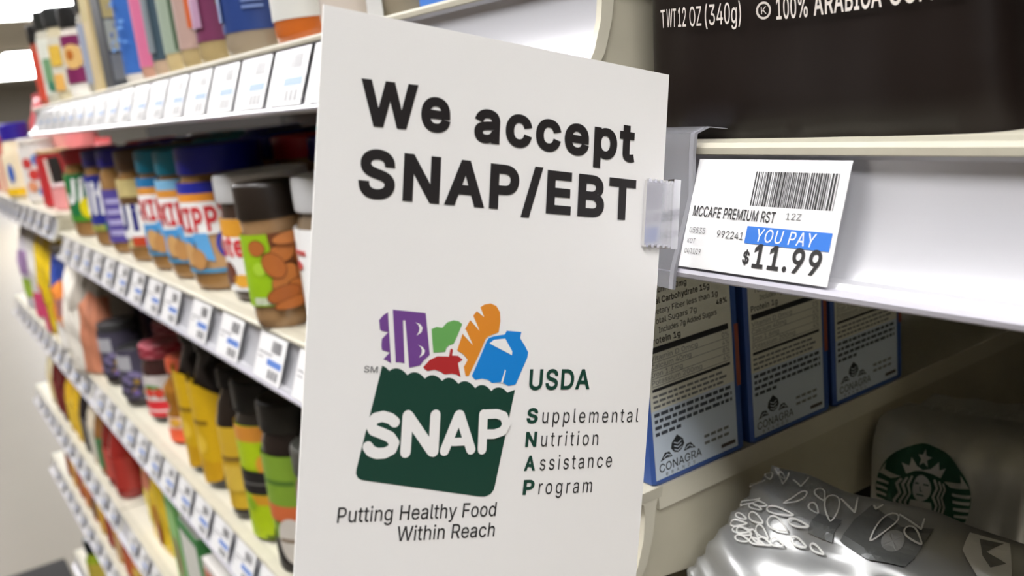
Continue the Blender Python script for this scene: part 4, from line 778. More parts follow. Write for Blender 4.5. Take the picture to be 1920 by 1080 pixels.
def bottle(name, label, cat, x, y, z, prof, body, cap, lab=None, art=None, delta=38.0, group=None, rot=None):
    # prof = outline from the foot to the mouth; cap = (radius, height, colour)
    t = thing(name, label, cat, (x, y, z), 0.0, group); turn = yaw_to(x, y, delta) if rot is None else rot
    b = MB(); b.lathe(prof, filled(body), seg=36); b.build('bottle_body', t)
    top = prof[-1][1]
    c = MB(); cr, chh, cc = cap
    c.lathe([(cr, top-.001), (cr, top+chh-.002), (cr*.9, top+chh), (0.001, top+chh)], plastic(cc), seg=36, ridge=0.02)
    c.build('cap', t)
    if lab:
        r = lab[3]
        p = MB(); p.lathe([(r+.0004, lab[0]), (r+.0004, lab[1])], ink(lab[2], 0.4), seg=36, cap0=False, cap1=False)
        if art:
            a = Art(); art(a, r); a.emit(p, cyl_map(r+.0006, turn), base=.0002, maxu=r*.16)
        p.build('paper_label', t)
    return t

def carton(name, label, cat, x, y, z, w, d, h, rgb, front=None, side=None, rotz=0.0, group=None, rough=0.4, top=None):
    # x, y = middle of the foot; the front faces the aisle, the side faces along it
    t = thing(name, label, cat, (x, y, z), rotz, group)
    b = MB(); b.cbox((-w/2, -d/2, 0), (w/2, d/2, h), mat('board_%02x%02x%02x' % rgb, rgb, rough), 0.0012)
    if top: b.box((-w/2+.002, -d/2+.002, h), (w/2-.002, d/2-.002, h+.0004), ink(top, .4))
    b.build('box_body', t, smooth=None)
    if front:
        a = Art(); front(a); p = MB(); a.emit(p, front_map(-w/2, -d/2, 0)); p.build('front_print', t, smooth=None)
    if side:
        a = Art(); side(a); p = MB(); a.emit(p, side_map(w/2, -d/2, 0)); p.build('side_print', t, smooth=None)
    return t

def pouch(name, label, cat, x, y, z, w, d, h, m_, art=None, rotz=0.0, group=None, seed=1, lean=0.0, fin=0.010, n_=3.0, wr=0.0016, fold=0.0):
    t = thing(name, label, cat, (x, y, z), rotz, group)
    t.rotation_euler = (lean, 0, rotz)
    rnd = random.Random(seed); ph = [rnd.uniform(0, 6.3) for _ in range(6)]
    NV, NU = 32, 36
    def hw(v): return w/2*(1-.05*math.sin(v*3.0)+.015*math.sin(7*v+ph[0]))
    def hd(v):
        s = max(0.0, min(1.0, (1-v)/0.55))
        return max(.0012, d/2*(max(0.0, math.sin(s*math.pi/2))**0.8))*(1.0 if v > .04 else .9+2.5*v)
    def pt(u, v, sgn):
        q = max(0.0, 1-min(1.0, abs(u))**n_)**(1/n_)
        k = wr*(math.sin(9*u+11*v+ph[1])+math.sin(17*u-7*v+ph[2])+.7*math.sin(5*u+23*v+ph[3]))*q*(0.35+v)
        fo = max(0.0, (v-.80)/.20)
        return Vector((u*hw(v), sgn*(hd(v)*q+k*min(1, hd(v)/(d/4)))+fold*fo*fo, v*h-fold*.55*fo*fo*fo))
    rs = []
    for j in range(NV+1):
        v = j/NV; ring = []
        for sg in (-1, 1):
            for i in range(NU):
                ring.append(pt(sg*math.cos(math.pi*i/NU), v, sg))
        rs.append(ring)
    b = MB(); b.rings(rs, m_); b.build('bag_body', t, smooth=1.2)
    if fin:
        f = MB(); zt_ = h-fold*.55; k = 15; hwt = hw(1.0)
        pts = [(-hwt+2*hwt*i/k) for i in range(k+1)]
        ed = lambda i: .0009*math.sin(i*1.7+ph[4])
        f.rings([[(p, fold+ed(i)-.0006, zt_-.001) for i, p in enumerate(pts)]+[(p, fold+ed(i)+.0006, zt_-.001) for i, p in reversed(list(enumerate(pts)))],
                 [(p, fold*(1+fin*40)+ed(i)*2-.0006, zt_+fin*(.2 if fold else 1)) for i, p in enumerate(pts)]+[(p, fold*(1+fin*40)+ed(i)*2+.0006, zt_+fin*(.2 if fold else 1)) for i, p in reversed(list(enumerate(pts)))]], m_)
        f.build('top_seal', t, smooth=None)
    if art:
        a = Art(); art(a)
        def fm(u, v, off):
            vv = min(max(v/h, 0), 1); uu = max(-.999, min(.999, u/hw(vv)))
            e = 1e-3
            P = pt(uu, vv, -1); n = (pt(uu+e, vv, -1)-P).cross(pt(uu, vv+e, -1)-P)
            n = n.normalized() if n.length > 1e-12 else Vector((0, -1, 0))
            return P+n*(off*3+.0005)
        p = MB(); a.emit(p, fm, maxu=w*.035, both=True); p.build('print', t, smooth=None)
    return t

C_PB = (150, 112, 66); C_WHT = (240, 240, 238); C_RED = (196, 44, 50)
IW = ink(C_WHT, .4)

# ---- nut butter shelf
zj = zz('jar')
def art_jif(main, stripe, dot):
    def f(a, r):
        a.rect(-r*1.5, .022, r*1.3, .086, ink(main, .4), 0)
        a.rect(-r*1.5, .022, -r*.75, .086, ink(stripe, .4), 1)
        a.rect(-r*1.5, .022, r*1.3, .030, ink((70, 140, 40), .4), 1)
        a.text('Jif', -r*.62, .046, r*.75, .046, .034, IW, 2, bold=.03, shear=.2)
        a.ell(r*.25, .040, .011, .014, ink(dot, .4), 3)
    return f
jar('peanut_butter_jar', 'farthest nut butter jar, small black lid beside the red lidded jar', 'jar', -1.440, .062, zj, .030, .116, (.02, (26, 24, 24)), (196, 176, 140), (.02, .08, (228, 220, 205)))
jar('peanut_butter_jar', 'nut butter jar with red lid and green label with yellow dot', 'jar', -1.368, .041, zj, .037, .119, (.020, (186, 32, 44)), C_PB, (.022, .086, (24, 116, 62)), art_jif((24, 116, 62), (176, 200, 50), (222, 206, 20)))
def art_blue(a, r):
    a.rect(-r*1.4, .020, r*1.3, .088, ink((36, 46, 136), .4), 0)
    a.text('Jif', -r*.9, .040, r*.3, .040, .040, IW, 2, bold=.03, shear=.1)
    a.rect(-r*1.4, .020, r*1.3, .028, ink((150, 150, 70), .4), 1)
    a.rect(r*.0, .020, r*.6, .030, ink((40, 120, 70), .4), 2)
jar('peanut_butter_jar', 'nut butter jar with navy lid and white lettered blue label', 'jar', -1.220, .041, zj, .037, .118, (.020, (34, 28, 116)), C_PB, (.020, .088, (36, 46, 136)), art_blue)
def art_purple(a, r):
    a.rect(-r*1.2, .014, r*1.2, .074, ink((84, 72, 150), .4), 0)
    for k in range(4):
        a.rect(-r*.5, .022+k*.012, r*.25, .028+k*.012, ink((170, 164, 208), .4), 1)
jar('peanut_butter_jar', 'nut butter jar with bright blue lid and purple label', 'jar', -1.126, .041, zj, .037, .119, (.020, (32, 24, 150)), C_PB, (.014, .074, (84, 72, 150)), art_purple)
def art_beige(a, r):
    a.rect(-r*1.5, .066, r*1.5, .088, ink((196, 180, 122), .4), 0)
    a.rect(-r*.6, .058, r*1.2, .070, ink((96, 70, 40), .4), 1)
    a.text('Jif', -r*.9, .034, r*.6, .034, .028, ink((40, 44, 120), .4), 3, bold=.03)
    a.rect(-r*1.0, .026, r*.8, .062, IW, 2)
    a.ell(r*.45, .030, .011, .015, ink((222, 206, 20), .4), 4)
    a.rect(-r*.3, .018, r*.2, .028, ink((190, 70, 40), .4), 3)
    a.rect(r*.35, .045, r*.9, .060, ink((30, 120, 70), .4), 3)
jar('peanut_butter_jar', 'nut butter jar with brown lid and cream label', 'jar', -1.032, .041, zj, .037, .118, (.021, (88, 62, 40)), C_PB, (.016, .088, (196, 180, 122)), art_beige)
def art_skippy(top, stripe):
    def f(a, r):
        a.rect(-r*1.9, .074, r*1.9, .092, ink(top, .4), 0)
        a.rect(-r*.9, .076, r*.5, .083, ink(stripe, .4), 1)
        a.poly([(-r*1.2, .046), (r*.95, .050), (r*1.0, .076), (-r*1.1, .076)], IW, 1)
        a.text('SKIPPY', -r*1.05, .050, r*.9, .052, .021, ink((200, 52, 58), .4), 3, bold=.03)
        a.poly([(-r*1.6, .022), (-r*.5, .022), (-r*.1, .048), (-r*1.2, .046)], ink((70, 150, 210), .4), 2)
        a.poly([(-r*.1, .030), (r*.3, .026), (r*.2, .050), (-r*.2, .050)], ink((96, 166, 220), .4), 2)
        a.ell(-r*.45, .032, .010, .010, ink((206, 160, 100), .4), 3)
        a.ell(-r*.15, .028, .009, .009, ink((190, 140, 84), .4), 4)
        for k in range(14):
            t0 = 2*math.pi*k/14; t1 = 2*math.pi*(k+1)/14
            a.stroke([(r*.72+.011*math.cos(t0), .040+.012*math.sin(t0)), (r*.72+.011*math.cos(t1), .040+.012*math.sin(t1))], .0032, ink((58, 66, 170), .4), 4)
        a.ell(r*.72, .040, .008, .009, ink((150, 160, 214), .4), 3)
        a.rect(-r*1.9, .0165, r*1.9, .020, ink((72, 140, 180), .4), 2)
    return f
jar('peanut_butter_jar', 'nut butter jar with teal lid next to the brown lidded jar', 'jar', -.942, .041, zj, .0360, .118, (.022, (0, 128, 160)), C_PB, (.016, .092, (190, 150, 104)), art_skippy((34, 122, 180), (222, 150, 60)), delta=30)
jar('peanut_butter_jar', 'nut butter jar with teal lid next to the big blue lid', 'jar', -.868, .041, zj, .0355, .118, (.022, (6, 134, 164)), C_PB, (.016, .092, (190, 150, 104)), art_skippy((130, 190, 226), (222, 150, 60)), delta=30)
jar('peanut_butter_jar', 'nut butter jar with wide royal blue lid and big red lettering', 'jar', -.789, .041, zj, .0370, .121, (.023, (18, 28, 150)), C_PB, (.016, .092, (190, 150, 104)), art_skippy((36, 44, 160), (232, 150, 50)), delta=42)
jar('peanut_butter_jar', 'dark blue lidded jar in the shade behind the white lid', 'jar', -.640, .130, zj, .0375, .121, (.023, (18, 28, 150)), C_PB, (.016, .092, (170, 140, 100)))
jar('peanut_butter_jar', 'dark blue lidded jar in the shade nearest the sign edge', 'jar', -.555, .135, zj, .0375, .121, (.023, (18, 28, 150)), C_PB, (.016, .092, (170, 140, 100)))
def art_nutella(a, r):
    a.rect(-r*2, .052, r*2, .066, ink((226, 160, 50), .4), 0)
    a.rect(-r*2, .010, r*2, .052, IW, 0)
    a.text('nutella', -r*.95, .037, r*.95, .037, .017, ink((214, 60, 66), .4), 2, bold=.03)
    a.ell(-r*.35, .024, .009, .009, ink((110, 60, 44), .4), 2)
    a.ell(-r*.55, .020, .006, .007, ink((92, 48, 36), .4), 3)
    a.ell(r*.05, .018, .010, .005, ink((230, 170, 60), .4), 2)
jar('hazelnut_spread_jar', 'hazelnut spread jar with broad white lid behind the almond butter', 'jar', -.706, .046, zj, .0352, .099, (.021, (232, 234, 236)), (66, 48, 38), (.010, .066, C_WHT), art_nutella, delta=48, lidr=.0368)
def art_cherry(a, r):
    a.rect(-r*2, .014, r*2, .070, IW, 0)
    a.rect(-r*1.1, .054, -r*.2, .057, ink((200, 90, 90), .4), 2)
    a.poly([(-r*1.25, .016), (-r*.7, .018), (-r*.6, .045), (-r*.9, .052), (-r*1.2, .046)], ink((216, 178, 110), .4), 1)
    a.ell(-r*.55, .047, .007, .003, ink((200, 66, 70), .4), 2)
jar('hazelnut_spread_jar', 'white lidded jar half hidden by the left edge of the sign', 'jar', -.540, .044, zj, .036, .102, (.022, (236, 238, 240)), (120, 104, 84), (.014, .070, C_WHT), art_cherry, delta=45)
def art_almond(a, r):
    a.rect(-r*3, .0175, r*3, .064, ink((116, 66, 34), .4), 0)
    a.poly([(-r*1.5, .0165), (r*.1, .0165), (-r*.1, .030), (-r*.05, .045), (-r*.15, .065), (-r*1.5, .065)], ink((150, 190, 24), .4), 1)
    a.rect(-r*.95, .0175, -r*.2, .0225, ink((190, 200, 170), .4), 2)
    al = [(-.55, .056, .0058, .0052, 0), (.25, .052, .0095, .0062, .5), (.95, .050, .0090, .0065, .9), (.2, .034, .0068, .011, -.5), (.95, .036, .0075, .0105, .3),
          (-.05, .044, .006, .009, .4), (.72, .0265, .0105, .0062, -.35), (.1, .0245, .0095, .0055, .3), (.45, .0615, .009, .004, .1), (1.3, .042, .006, .010, .1), (.35, .0185, .011, .0035, .2)]
    cs = [(176, 102, 46), (186, 112, 52), (166, 94, 44), (190, 118, 58), (172, 100, 46)]
    for i, (u, v, rx, ry, an) in enumerate(al):
        a.ell(u*r, v, rx*1.06, ry*1.08, ink((92, 48, 24), .4), 2+2*i, an)
        a.ell(u*r, v, rx, ry, ink(cs[i % 5], .4), 3+2*i, an)
    a.ell(-r*.55, .042, .0045, .0045, ink((170, 206, 60), .4), 3)
jar('almond_butter_jar', 'almond butter jar with dark lid and almonds on a lime label', 'jar', -.602, .0125, zj, .0205, .098, (.0235, (38, 30, 24)), (156, 122, 84), (.0165, .065, (116, 66, 34)), art_almond, delta=4, lidr=.0218)

# jar copies added behind the front row to block light bounce
def added_back_row(srcs, xs, y, label, group):
    for i, x in enumerate(xs):
        c = copy_tree(srcs[i % len(srcs)], (x, y, srcs[i % len(srcs)].location.z))
        tag(c, label, None, group)
nut = [o for o in COL.objects if o.name.startswith('peanut_butter_jar') and o.parent is None][1:8]
added_back_row(nut, [-1.395, -1.310, -1.225, -1.140, -1.055, -.970, -.885, -.800, -.715], .130, 'added nut butter jar blocking light behind the front row', 'added nut butter jars in the second row')
added_back_row(nut[3:], [-1.395, -1.310, -1.225, -1.140, -1.055, -.970, -.885, -.800, -.715, -.630, -.545], .220, 'added nut butter jar blocking light at the back of its shelf', 'added nut butter jars in the third row')

# ---- blue boxes in a row into the shelf
BLUE = (52, 84, 150)
def box_side(a):
    w = .0475; P = ink((214, 214, 200), .45); P2 = ink((196, 208, 220), .45); T_ = ink((34, 34, 36), .5); G = ink((110, 112, 112), .5); I2 = ink((32, 36, 40), .5)
    a.rect(.0012, .0283, w-.0042, .111, P, 0)
    a.rect(.0012, .0025, w-.0042, .0283, P2, 0)
    a.rect(w-.0030, .026, w-.0008, .050, ink((150, 84, 66), .5), 1)
    x0, x1 = .0025, w-.006
    def ln(y, th, m_=T_): a.rect(x0, y, x1, y+th, m_, 1)
    a.text('Calories 110', x0, .0810, .024, .0810, .0030, T_, bold=.012)
    a.text('Total Fat 2.5g', x0, .0740, .020, .0740, .0021, T_, bold=.012)
    a.text('Sodium 160mg', x0, .0700, .022, .0700, .0021, T_, bold=.012)
    a.text('Total Carbohydrate 15g', x0, .0662, .033, .0662, .0022, T_, bold=.012)
    a.text('Dietary Fiber less than 1g', x0+.002, .0626, .037, .0626, .0020, T_)
    a.text('Total Sugars 7g', x0+.002, .0592, .026, .0592, .0020, T_)
    a.text('48%', x1-.0055, .0592, x1, .0592, .0020, T_, bold=.012)
    a.text('Includes 7g Added Sugars', x0+.005, .0558, .036, .0558, .0020, T_)
    a.text('Protein 1g', x0, .0522, .0175, .0522, .0023, T_, bold=.014)
    ln(.0490, .0022)
    for i, (s1, wd, s2) in enumerate((('Vitamin D 0mcg', .023, '0%'), ('Calcium 40mg', .0195, '4%'), ('Iron 1.6mg', .015, '8%'), ('Potassium 200mg', .0245, '4%'))):
        y = .0464-i*.0029
        a.text(s1, x0, y, x0+wd, y, .0018, G); a.text(s2, x1-.0035, y, x1, y, .0018, G); ln(y-.0007, .0002, G)
    ln(.0352, .0011)
    for i in range(3):
        y = .0336-i*.0019; q = x0
        while q < x1-.004:
            d_ = random.Random(int(q*1e5)+i).uniform(.001, .004); a.rect(q, y-.0006, min(q+d_, x1), y+.0003, G, 1); q += d_+.0006
    for i in range(4):
        y = .0260-i*.0024; q = x0
        while q < (x1 if i < 3 else x0+.012):
            d_ = random.Random(int(q*1e5)+31*i).uniform(.0015, .004); a.rect(q, y, min(q+d_, x1), y+.0013, ink((60, 66, 76), .5), 1); q += d_+.0007
    cx, cy = .0125, .0128                       # seed emblem over the maker's name
    a.poly([(cx, cy+.0040), (cx-.0028, cy+.0016), (cx-.0033, cy-.0004), (cx-.0018, cy-.0022), (cx, cy-.0028), (cx+.0018, cy-.0022), (cx+.0033, cy-.0004), (cx+.0028, cy+.0016)], I2, 1)
    for k in range(3):
        a.stroke([(cx-.0017, cy+.0014-.0013*k), (cx, cy+.0006-.0013*k), (cx+.0017, cy+.0014-.0013*k)], .0004, P2, 3)
    for s in (-1, 1):
        a.poly([(cx+s*.0028, cy-.0034), (cx+s*.0042, cy-.0012), (cx+s*.0064, cy-.0010), (cx+s*.0088, cy-.0038), (cx+s*.0060, cy-.0032)], I2, 1)
        a.stroke([(cx+s*.0038, cy-.0026), (cx+s*.0056, cy-.0018), (cx+s*.0072, cy-.0028)], .0004, P2, 3)
    a.text('CONAGRA', .0030, .0050, .0240, .0050, .0031, I2, bold=.006)
    a.text('BRANDS', .0060, .0031, .0205, .0031, .0012, I2, space=2.2)
    for i in range(2):
        y = .0110-i*.0026; q = .0260
        while q < x1-.003:
            a.rect(q, y, q+.0026, y+.0011, G, 1); q += .0034
    a.rect(.0345, .0042, x1+.0005, .0056, ink((70, 60, 58), .5), 1)
def box_front(a):
    a.rect(.020, .050, .110, .108, ink((70, 110, 180), .4), 0)
    a.poly([(.098, .012), (.116, .012), (.116, .052), (.110, .052)], ink((40, 120, 200), .4), 1)
    a.stroke([(.100, .014), (.114, .014), (.114, .048)], .0010, ink((160, 196, 232), .4), 2)
for i, (y0, nm) in enumerate(((.0045, 'blue drink mix box with nutrition panel, first from the shelf edge'), (.0560, 'blue drink mix box in the middle of the row of three'), (.1065, 'blue drink mix box deepest in the shelf, darkest of the three'))):
    carton('drink_mix_box', nm, 'box', -.2268-.060, y0+.0238, zj, .120, .0475, .113, BLUE, box_front if i == 0 else None, box_side, group='blue boxes in a row')

# ---- spice shelf
zt = zz('top')
def shaker(x, r, h, lidc, labc, cont, label, z0=.012, z1=.095, art=None, lh=.024, y=None, name='spice_shaker', delta=38):
    return jar(name, label, 'spice', x, (r+.007) if y is None else y, zt, r, h, (lh, lidc), cont, (z0, min(z1, h-lh-.012), labc), art, delta=delta)
def bands(*bs):
    def f(a, r):
        for i, (u0, u1, v0, v1, c) in enumerate(bs):
            a.rect(u0*r, v0, u1*r, v1, ink(c, .4), 1+i)
    return f
shaker(-1.455, .018, .111, (30, 30, 30), (196, 74, 56), (168, 84, 66), 'red spice shaker with black lid at the far end', .010, .085)
shaker(-1.385, .022, .121, (40, 42, 40), (214, 216, 204), (190, 186, 170), 'white and green spice shaker second from the far end', .014, .090, bands((-.3, 1.0, .03, .06, (110, 150, 110)), (-.2, .8, .018, .03, (60, 120, 96))))
shaker(-1.303, .022, .116, (44, 46, 46), (206, 202, 186), (200, 190, 160), 'spice shaker with yellow patches beside the maroon banded one', .014, .088, bands((-.5, .3, .045, .07, (214, 176, 70)), (-.5, .2, .015, .035, (220, 170, 90))))
def art_maroon(a, r):
    a.rect(-r*.8, .060, r*1.0, .072, ink((120, 36, 84), .4), 1); a.rect(-r*.8, .018, r*1.0, .036, ink((120, 36, 84), .4), 1)
    a.ell(r*.0, .048, .014, .014, ink((216, 176, 110), .4), 2); a.ell(-r*.1, .050, .005, .006, ink((180, 104, 40), .4), 3)
shaker(-1.200, .023, .105, (34, 34, 34), (226, 222, 214), (216, 208, 196), 'white spice shaker with maroon bands and black lid', .004, .090, art_maroon)
shaker(-1.094, .021, .110, (44, 44, 46), (150, 158, 176), (170, 164, 150), 'grey blue spice shaker squeezed beside the tall beige box', .012, .090)
carton('spice_box', 'tall beige seasoning box between spice shakers', 'box', -1.030, .022, zt, .034, .036, .150, (204, 184, 138), lambda a: a.rect(.006, .07, .028, .13, ink((186, 170, 110), .4)), lambda a: a.rect(.004, .02, .032, .05, ink((214, 190, 140), .4)))
carton('spice_box', 'charcoal seasoning box beside the blue canister', 'box', -.975, .020, zt, .036, .032, .140, (70, 72, 76), None, lambda a: (a.rect(.002, .008, .022, .032, ink((120, 122, 126), .4)), a.rect(.002, .036, .020, .064, ink((170, 172, 160), .4)), a.rect(.002, .066, .020, .130, ink((190, 172, 116), .4))))
def art_can(a, r):
    rr = random.Random(4)
    for k in range(26):
        a.ell(rr.uniform(-1.2, 1.0)*r, rr.uniform(.025, .1), rr.uniform(.001, .004), rr.uniform(.001, .003), ink((110, 156, 214), .4), 1+k)
shaker(-.912, .024, .125, (60, 90, 170), (56, 104, 178), (216, 212, 206), 'blue speckled canister with white base on the top shelf', .010, .110, art_can)
shaker(-.850, .0205, .120, (190, 90, 120), (206, 110, 146), (196, 150, 130), 'pink spice canister beside the blue speckled one', .012, .105)
shaker(-.8065, .0200, .118, (50, 56, 60), (62, 80, 92), (190, 164, 140), 'dark slate spice shaker beside the pink canister', .014, .098, bands((-.9, -.2, .02, .09, (120, 130, 136))))
shaker(-.7645, .0200, .118, (50, 60, 50), (150, 164, 146), (196, 176, 130), 'pale green spice shaker beside the slate one', .016, .098, bands((.1, .8, .018, .09, (72, 92, 70))))
shaker(-.721, .0205, .116, (60, 50, 44), (178, 150, 140), (176, 156, 112), 'dusty pink spice shaker with an orange patch', .0155, .098, bands((.1, .9, .03, .055, (206, 100, 50)), (.2, .9, .055, .09, (120, 90, 64))))
shaker(-.674, .022, .116, (60, 40, 50), (112, 52, 84), (168, 148, 104), 'maroon labelled spice shaker with tan seasoning inside', .0165, .096, bands((-.9, -.15, .026, .094, (176, 140, 166)), (.45, 1.0, .04, .07, (104, 104, 80))))
def art_navy(a, r):
    a.rect(-r*1.2, .024, -r*.55, .094, ink((120, 144, 190), .4), 1)
    for k in range(4): a.rect(r*.25, .030+k*.004, r*.8, .032+k*.004, ink((110, 130, 180), .4), 2)
    a.ell(r*.45, .052, .004, .006, ink((150, 150, 120), .4), 2)
shaker(-.612, .0245, .116, (40, 46, 70), (38, 62, 122), (150, 136, 116), 'navy labelled spice jar on the top shelf', .0165, .096, art_navy)
shaker(-.522, .0245, .112, (200, 200, 196), (206, 206, 200), (186, 96, 34), 'white labelled jar of orange spice on the top shelf', .0145, .094, bands((-.6, -.2, .05, .07, (160, 166, 160)), (.1, .35, .04, .09, (150, 154, 156))), delta=20)
shaker(-.455, .0235, .112, (150, 150, 150), (176, 172, 172), (206, 196, 186), 'pale grey jar beside the orange spice', .030, .094, delta=20)
shaker(-.400, .023, .112, (120, 116, 110), (150, 146, 140), (140, 130, 112), 'grey jar peeking over the top of the sign', .020, .094, bands((-.8, -.3, .0, .04, (200, 200, 198))), delta=20)
carton('seasoning_box', 'bright blue box peeking over the top of the sign', 'box', -.322, .026, zt, .075, .034, .12, (62, 116, 196))

# ---- jam, honey and syrup shelf
zm = zz('jam')
def gingham(c1, c2):
    def f(b, r, z0, z1): pass
    return f
def art_jam(fruit, block):
    def f(a, r):
        a.rect(-r*1.15, .014, r*.9, .058, ink((206, 200, 196), .4), 0)
        a.rect(-r*1.15, .010, r*.9, .030, ink(block, .4), 1)
        a.ell(-r*.35, .041, .008, .006, ink(fruit, .4), 2); a.ell(r*.15, .040, .007, .006, ink(fruit, .4), 3)
        a.poly([(-r*.6, .046), (r*.3, .046), (r*.1, .050), (-r*.4, .051)], ink((90, 140, 60), .4), 4)
        a.rect(-r*.9, .016, r*.5, .019, ink((230, 200, 200), .4), 3)
    return f
def jam(label, x, y, r, h, lidc, body, lab, art, delta=38):
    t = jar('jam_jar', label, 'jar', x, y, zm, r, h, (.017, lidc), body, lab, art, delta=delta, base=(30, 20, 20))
    return t
def art_dark(a, r):
    rr = random.Random(3)
    a.rect(-r*1.3, .020, r*1.2, .080, ink((70, 66, 84), .4), 0)
    a.rect(-r*1.0, .052, r*.2, .072, ink((170, 170, 176), .4), 1)
    for k in range(16):
        a.ell(rr.uniform(-1.1, .9)*r, rr.uniform(.02, .05), .004, .004, ink(rr.choice(((110, 92, 150), (150, 120, 60), (60, 56, 70), (130, 120, 160))), .4), 2+k)
jam('black lidded jam jar with violet berries on its label, beside the flour bag', -1.400, .036, .029, .092, (60, 60, 62), (48, 42, 50), (.014, .074, (70, 66, 84)), art_dark)
jam('black lidded jam jar with grey label in front of the gingham lids', -1.268, .034, .028, .080, (40, 40, 42), (48, 42, 50), (.012, .062, (84, 80, 96)), art_dark)
t = jar('spread_jar', 'tall jar with purple lid behind the black lidded jam', 'jar', -1.424, .106, zm, .034, .113, (.022, (70, 46, 120)), (44, 36, 48), (.02, .09, (60, 50, 70)))
def check_lid(t, r, h, c1, c2, lh=.017):
    a = Art(); n = 14
    for i in range(n):
        for k in range(3):
            if (i+k) % 2: a.rect(-math.pi*r+2*math.pi*r*i/n, h-lh+.002+k*.0043, -math.pi*r+2*math.pi*r*(i+1)/n, h-lh+.002+(k+1)*.0043, ink(c1, .4))
    for i in range(-3, 4):
        for k in range(-3, 4):
            pass
    p = MB(); a.emit(p, cyl_map(r*.972+.0004), maxu=r*.2)
    b = Art()
    s = r*.24
    for i in range(-4, 4):
        for k in range(-4, 4):
            if (i+k) % 2 and math.hypot((i+.5)*s, (k+.5)*s) < r*.80: b.rect(i*s, k*s, (i+1)*s, (k+1)*s, ink(c1, .4))
    b.emit(p, lambda u, v, off: Vector((u, v, h-.0006+off)))
    p.build('lid_pattern', t, smooth=None)
t = jam('jam jar with red gingham lid, farther of the two', -1.300, .056, .030, .097, (196, 120, 128), (66, 34, 32), (.010, .062, (206, 200, 196)), art_jam((206, 66, 50), (208, 50, 58))); t.location.y = .092
check_lid(t, .030, .097, (150, 34, 56), None)
t = jam('jam jar with red gingham lid beside the honey jar', -1.172, .046, .030, .100, (206, 110, 124), (62, 34, 32), (.010, .062, (206, 200, 196)), art_jam((206, 66, 50), (214, 48, 56)))
check_lid(t, .030, .100, (158, 30, 52), None)
added_back_row([o for o in COL.objects if o.name.startswith('jam_jar') and o.parent is None], [-1.38, -1.21, -1.14, -1.00, -.93, -.86, -.79, -.72, -.65], .175, 'added jam jar blocking light behind the front row', 'added jam jars in the second row')  # jam copies added to stop light bouncing behind the front row
def honey(label, x, y, lidc, body):
    t = thing('honey_jar', label, 'jar', (x, y, zm)); turn = yaw_to(x, y, 30)
    b = MB(); b.lathe([(.020, 0), (.024, .003), (.025, .02), (.025, .034), (.021, .044), (.025, .056), (.024, .068), (.014, .080), (.013, .086)], filled(body), seg=36); b.build('jar_body', t)
    b = MB(); b.lathe([(.0165, .083), (.017, .084), (.017, .099), (.0155, .101), (.001, .101)], plastic(lidc), seg=48, ridge=.02); b.build('lid', t)
    p = MB(); p.lathe([(.0256, .004), (.0256, .034)], ink((224, 190, 170), .4), cap0=False, cap1=False)
    a = Art(); a.rect(-.03, .004, .03, .020, ink((232, 96, 58), .4)); a.ell(-.006, .028, .007, .005, ink((224, 170, 60), .4), 2); a.ell(.008, .027, .005, .005, ink((60, 130, 70), .4), 2)
    a.emit(p, cyl_map(.0260, turn), maxu=.004); p.build('paper_label', t)
honey('honey jar with coral lid and amber body', -1.070, .040, (226, 104, 70), (150, 98, 30))
honey('amber jar with coral lid right behind the honey jar', -1.092, .096, (216, 112, 80), (120, 76, 30))
def art_syr(a, r):
    a.poly([(-r*1.1, .030), (r*1.0, .030), (r*1.0, .100), (r*.3, .112), (-r*1.1, .118)], ink((206, 166, 20), .4), 1)
    a.poly([(-r*1.0, .012), (-r*.3, .006), (r*.6, .012), (r*.9, .032), (-r*1.0, .034)], ink((196, 150, 20), .4), 1)
    a.rect(-r*.5, .070, r*.4, .075, ink((140, 108, 20), .4), 2); a.ell(-r*.1, .050, .008, .010, ink((226, 190, 60), .4), 2)
SYR = [(.022, 0), (.0255, .004), (.0262, .012), (.0262, .085), (.024, .105), (.016, .126), (.0125, .134), (.0125, .142)]
for x, y, nm in ((-.962, .034, 'dark syrup bottle with yellow label, farther of the pair'), (-.906, .034, 'dark syrup bottle with yellow label, nearer of the pair')):
    bottle('syrup_bottle', nm, 'bottle', x, y, zm, SYR, (22, 14, 12), (.0145, .018, (10, 10, 10)), (.024, .082, (34, 24, 20), .0262), art_syr, delta=56)
def art_lime(a, r):
    a.rect(-r*1.7, .094, r*1.7, .108, ink((206, 136, 50), .4), 1)
    a.rect(-r*1.7, .068, r*1.7, .094, ink((172, 196, 20), .4), 1)
    a.ell(r*.25, .073, .012, .011, ink((214, 150, 50), .4), 2)
    a.rect(-r*1.7, .046, r*1.7, .067, ink((34, 32, 32), .4), 3)
    a.rect(-r*1.0, .055, r*.9, .0565, ink((110, 108, 104), .4), 4)
    a.rect(-r*1.7, .004, r*1.7, .046, ink((172, 196, 20), .4), 1)
    a.rect(-r*.5, .036, r*.9, .045, ink((206, 150, 40), .4), 2)
    a.rect(-r*.2, .005, r*.7, .008, ink((70, 90, 20), .4), 3)
    a.ell(-r*.6, .036, .007, .006, ink((140, 176, 30), .4), 3)
jar('pickle_jar', 'tall jar with black lid and lime green banded label', 'jar', -.7585, .037, zm, .0300, .145, (.026, (11, 11, 11)), (40, 36, 30), (.004, .108, (172, 196, 20)), art_lime, delta=28)
bottle('sauce_bottle', 'slim bottle with yellow label left of the lime green jar', 'bottle', -.8145, .027, zm, [(.018, 0), (.0215, .004), (.022, .01), (.022, .095), (.018, .112), (.013, .122), (.013, .128)], (30, 22, 16), (.0150, .016, (10, 10, 10)), (.012, .092, (204, 166, 44), .022), lambda a, r: (a.rect(-r*1.2, .030, r*1.0, .055, ink((214, 180, 70), .4)), a.rect(-r*.8, .060, r*.4, .064, ink((130, 100, 40), .4))), delta=30)
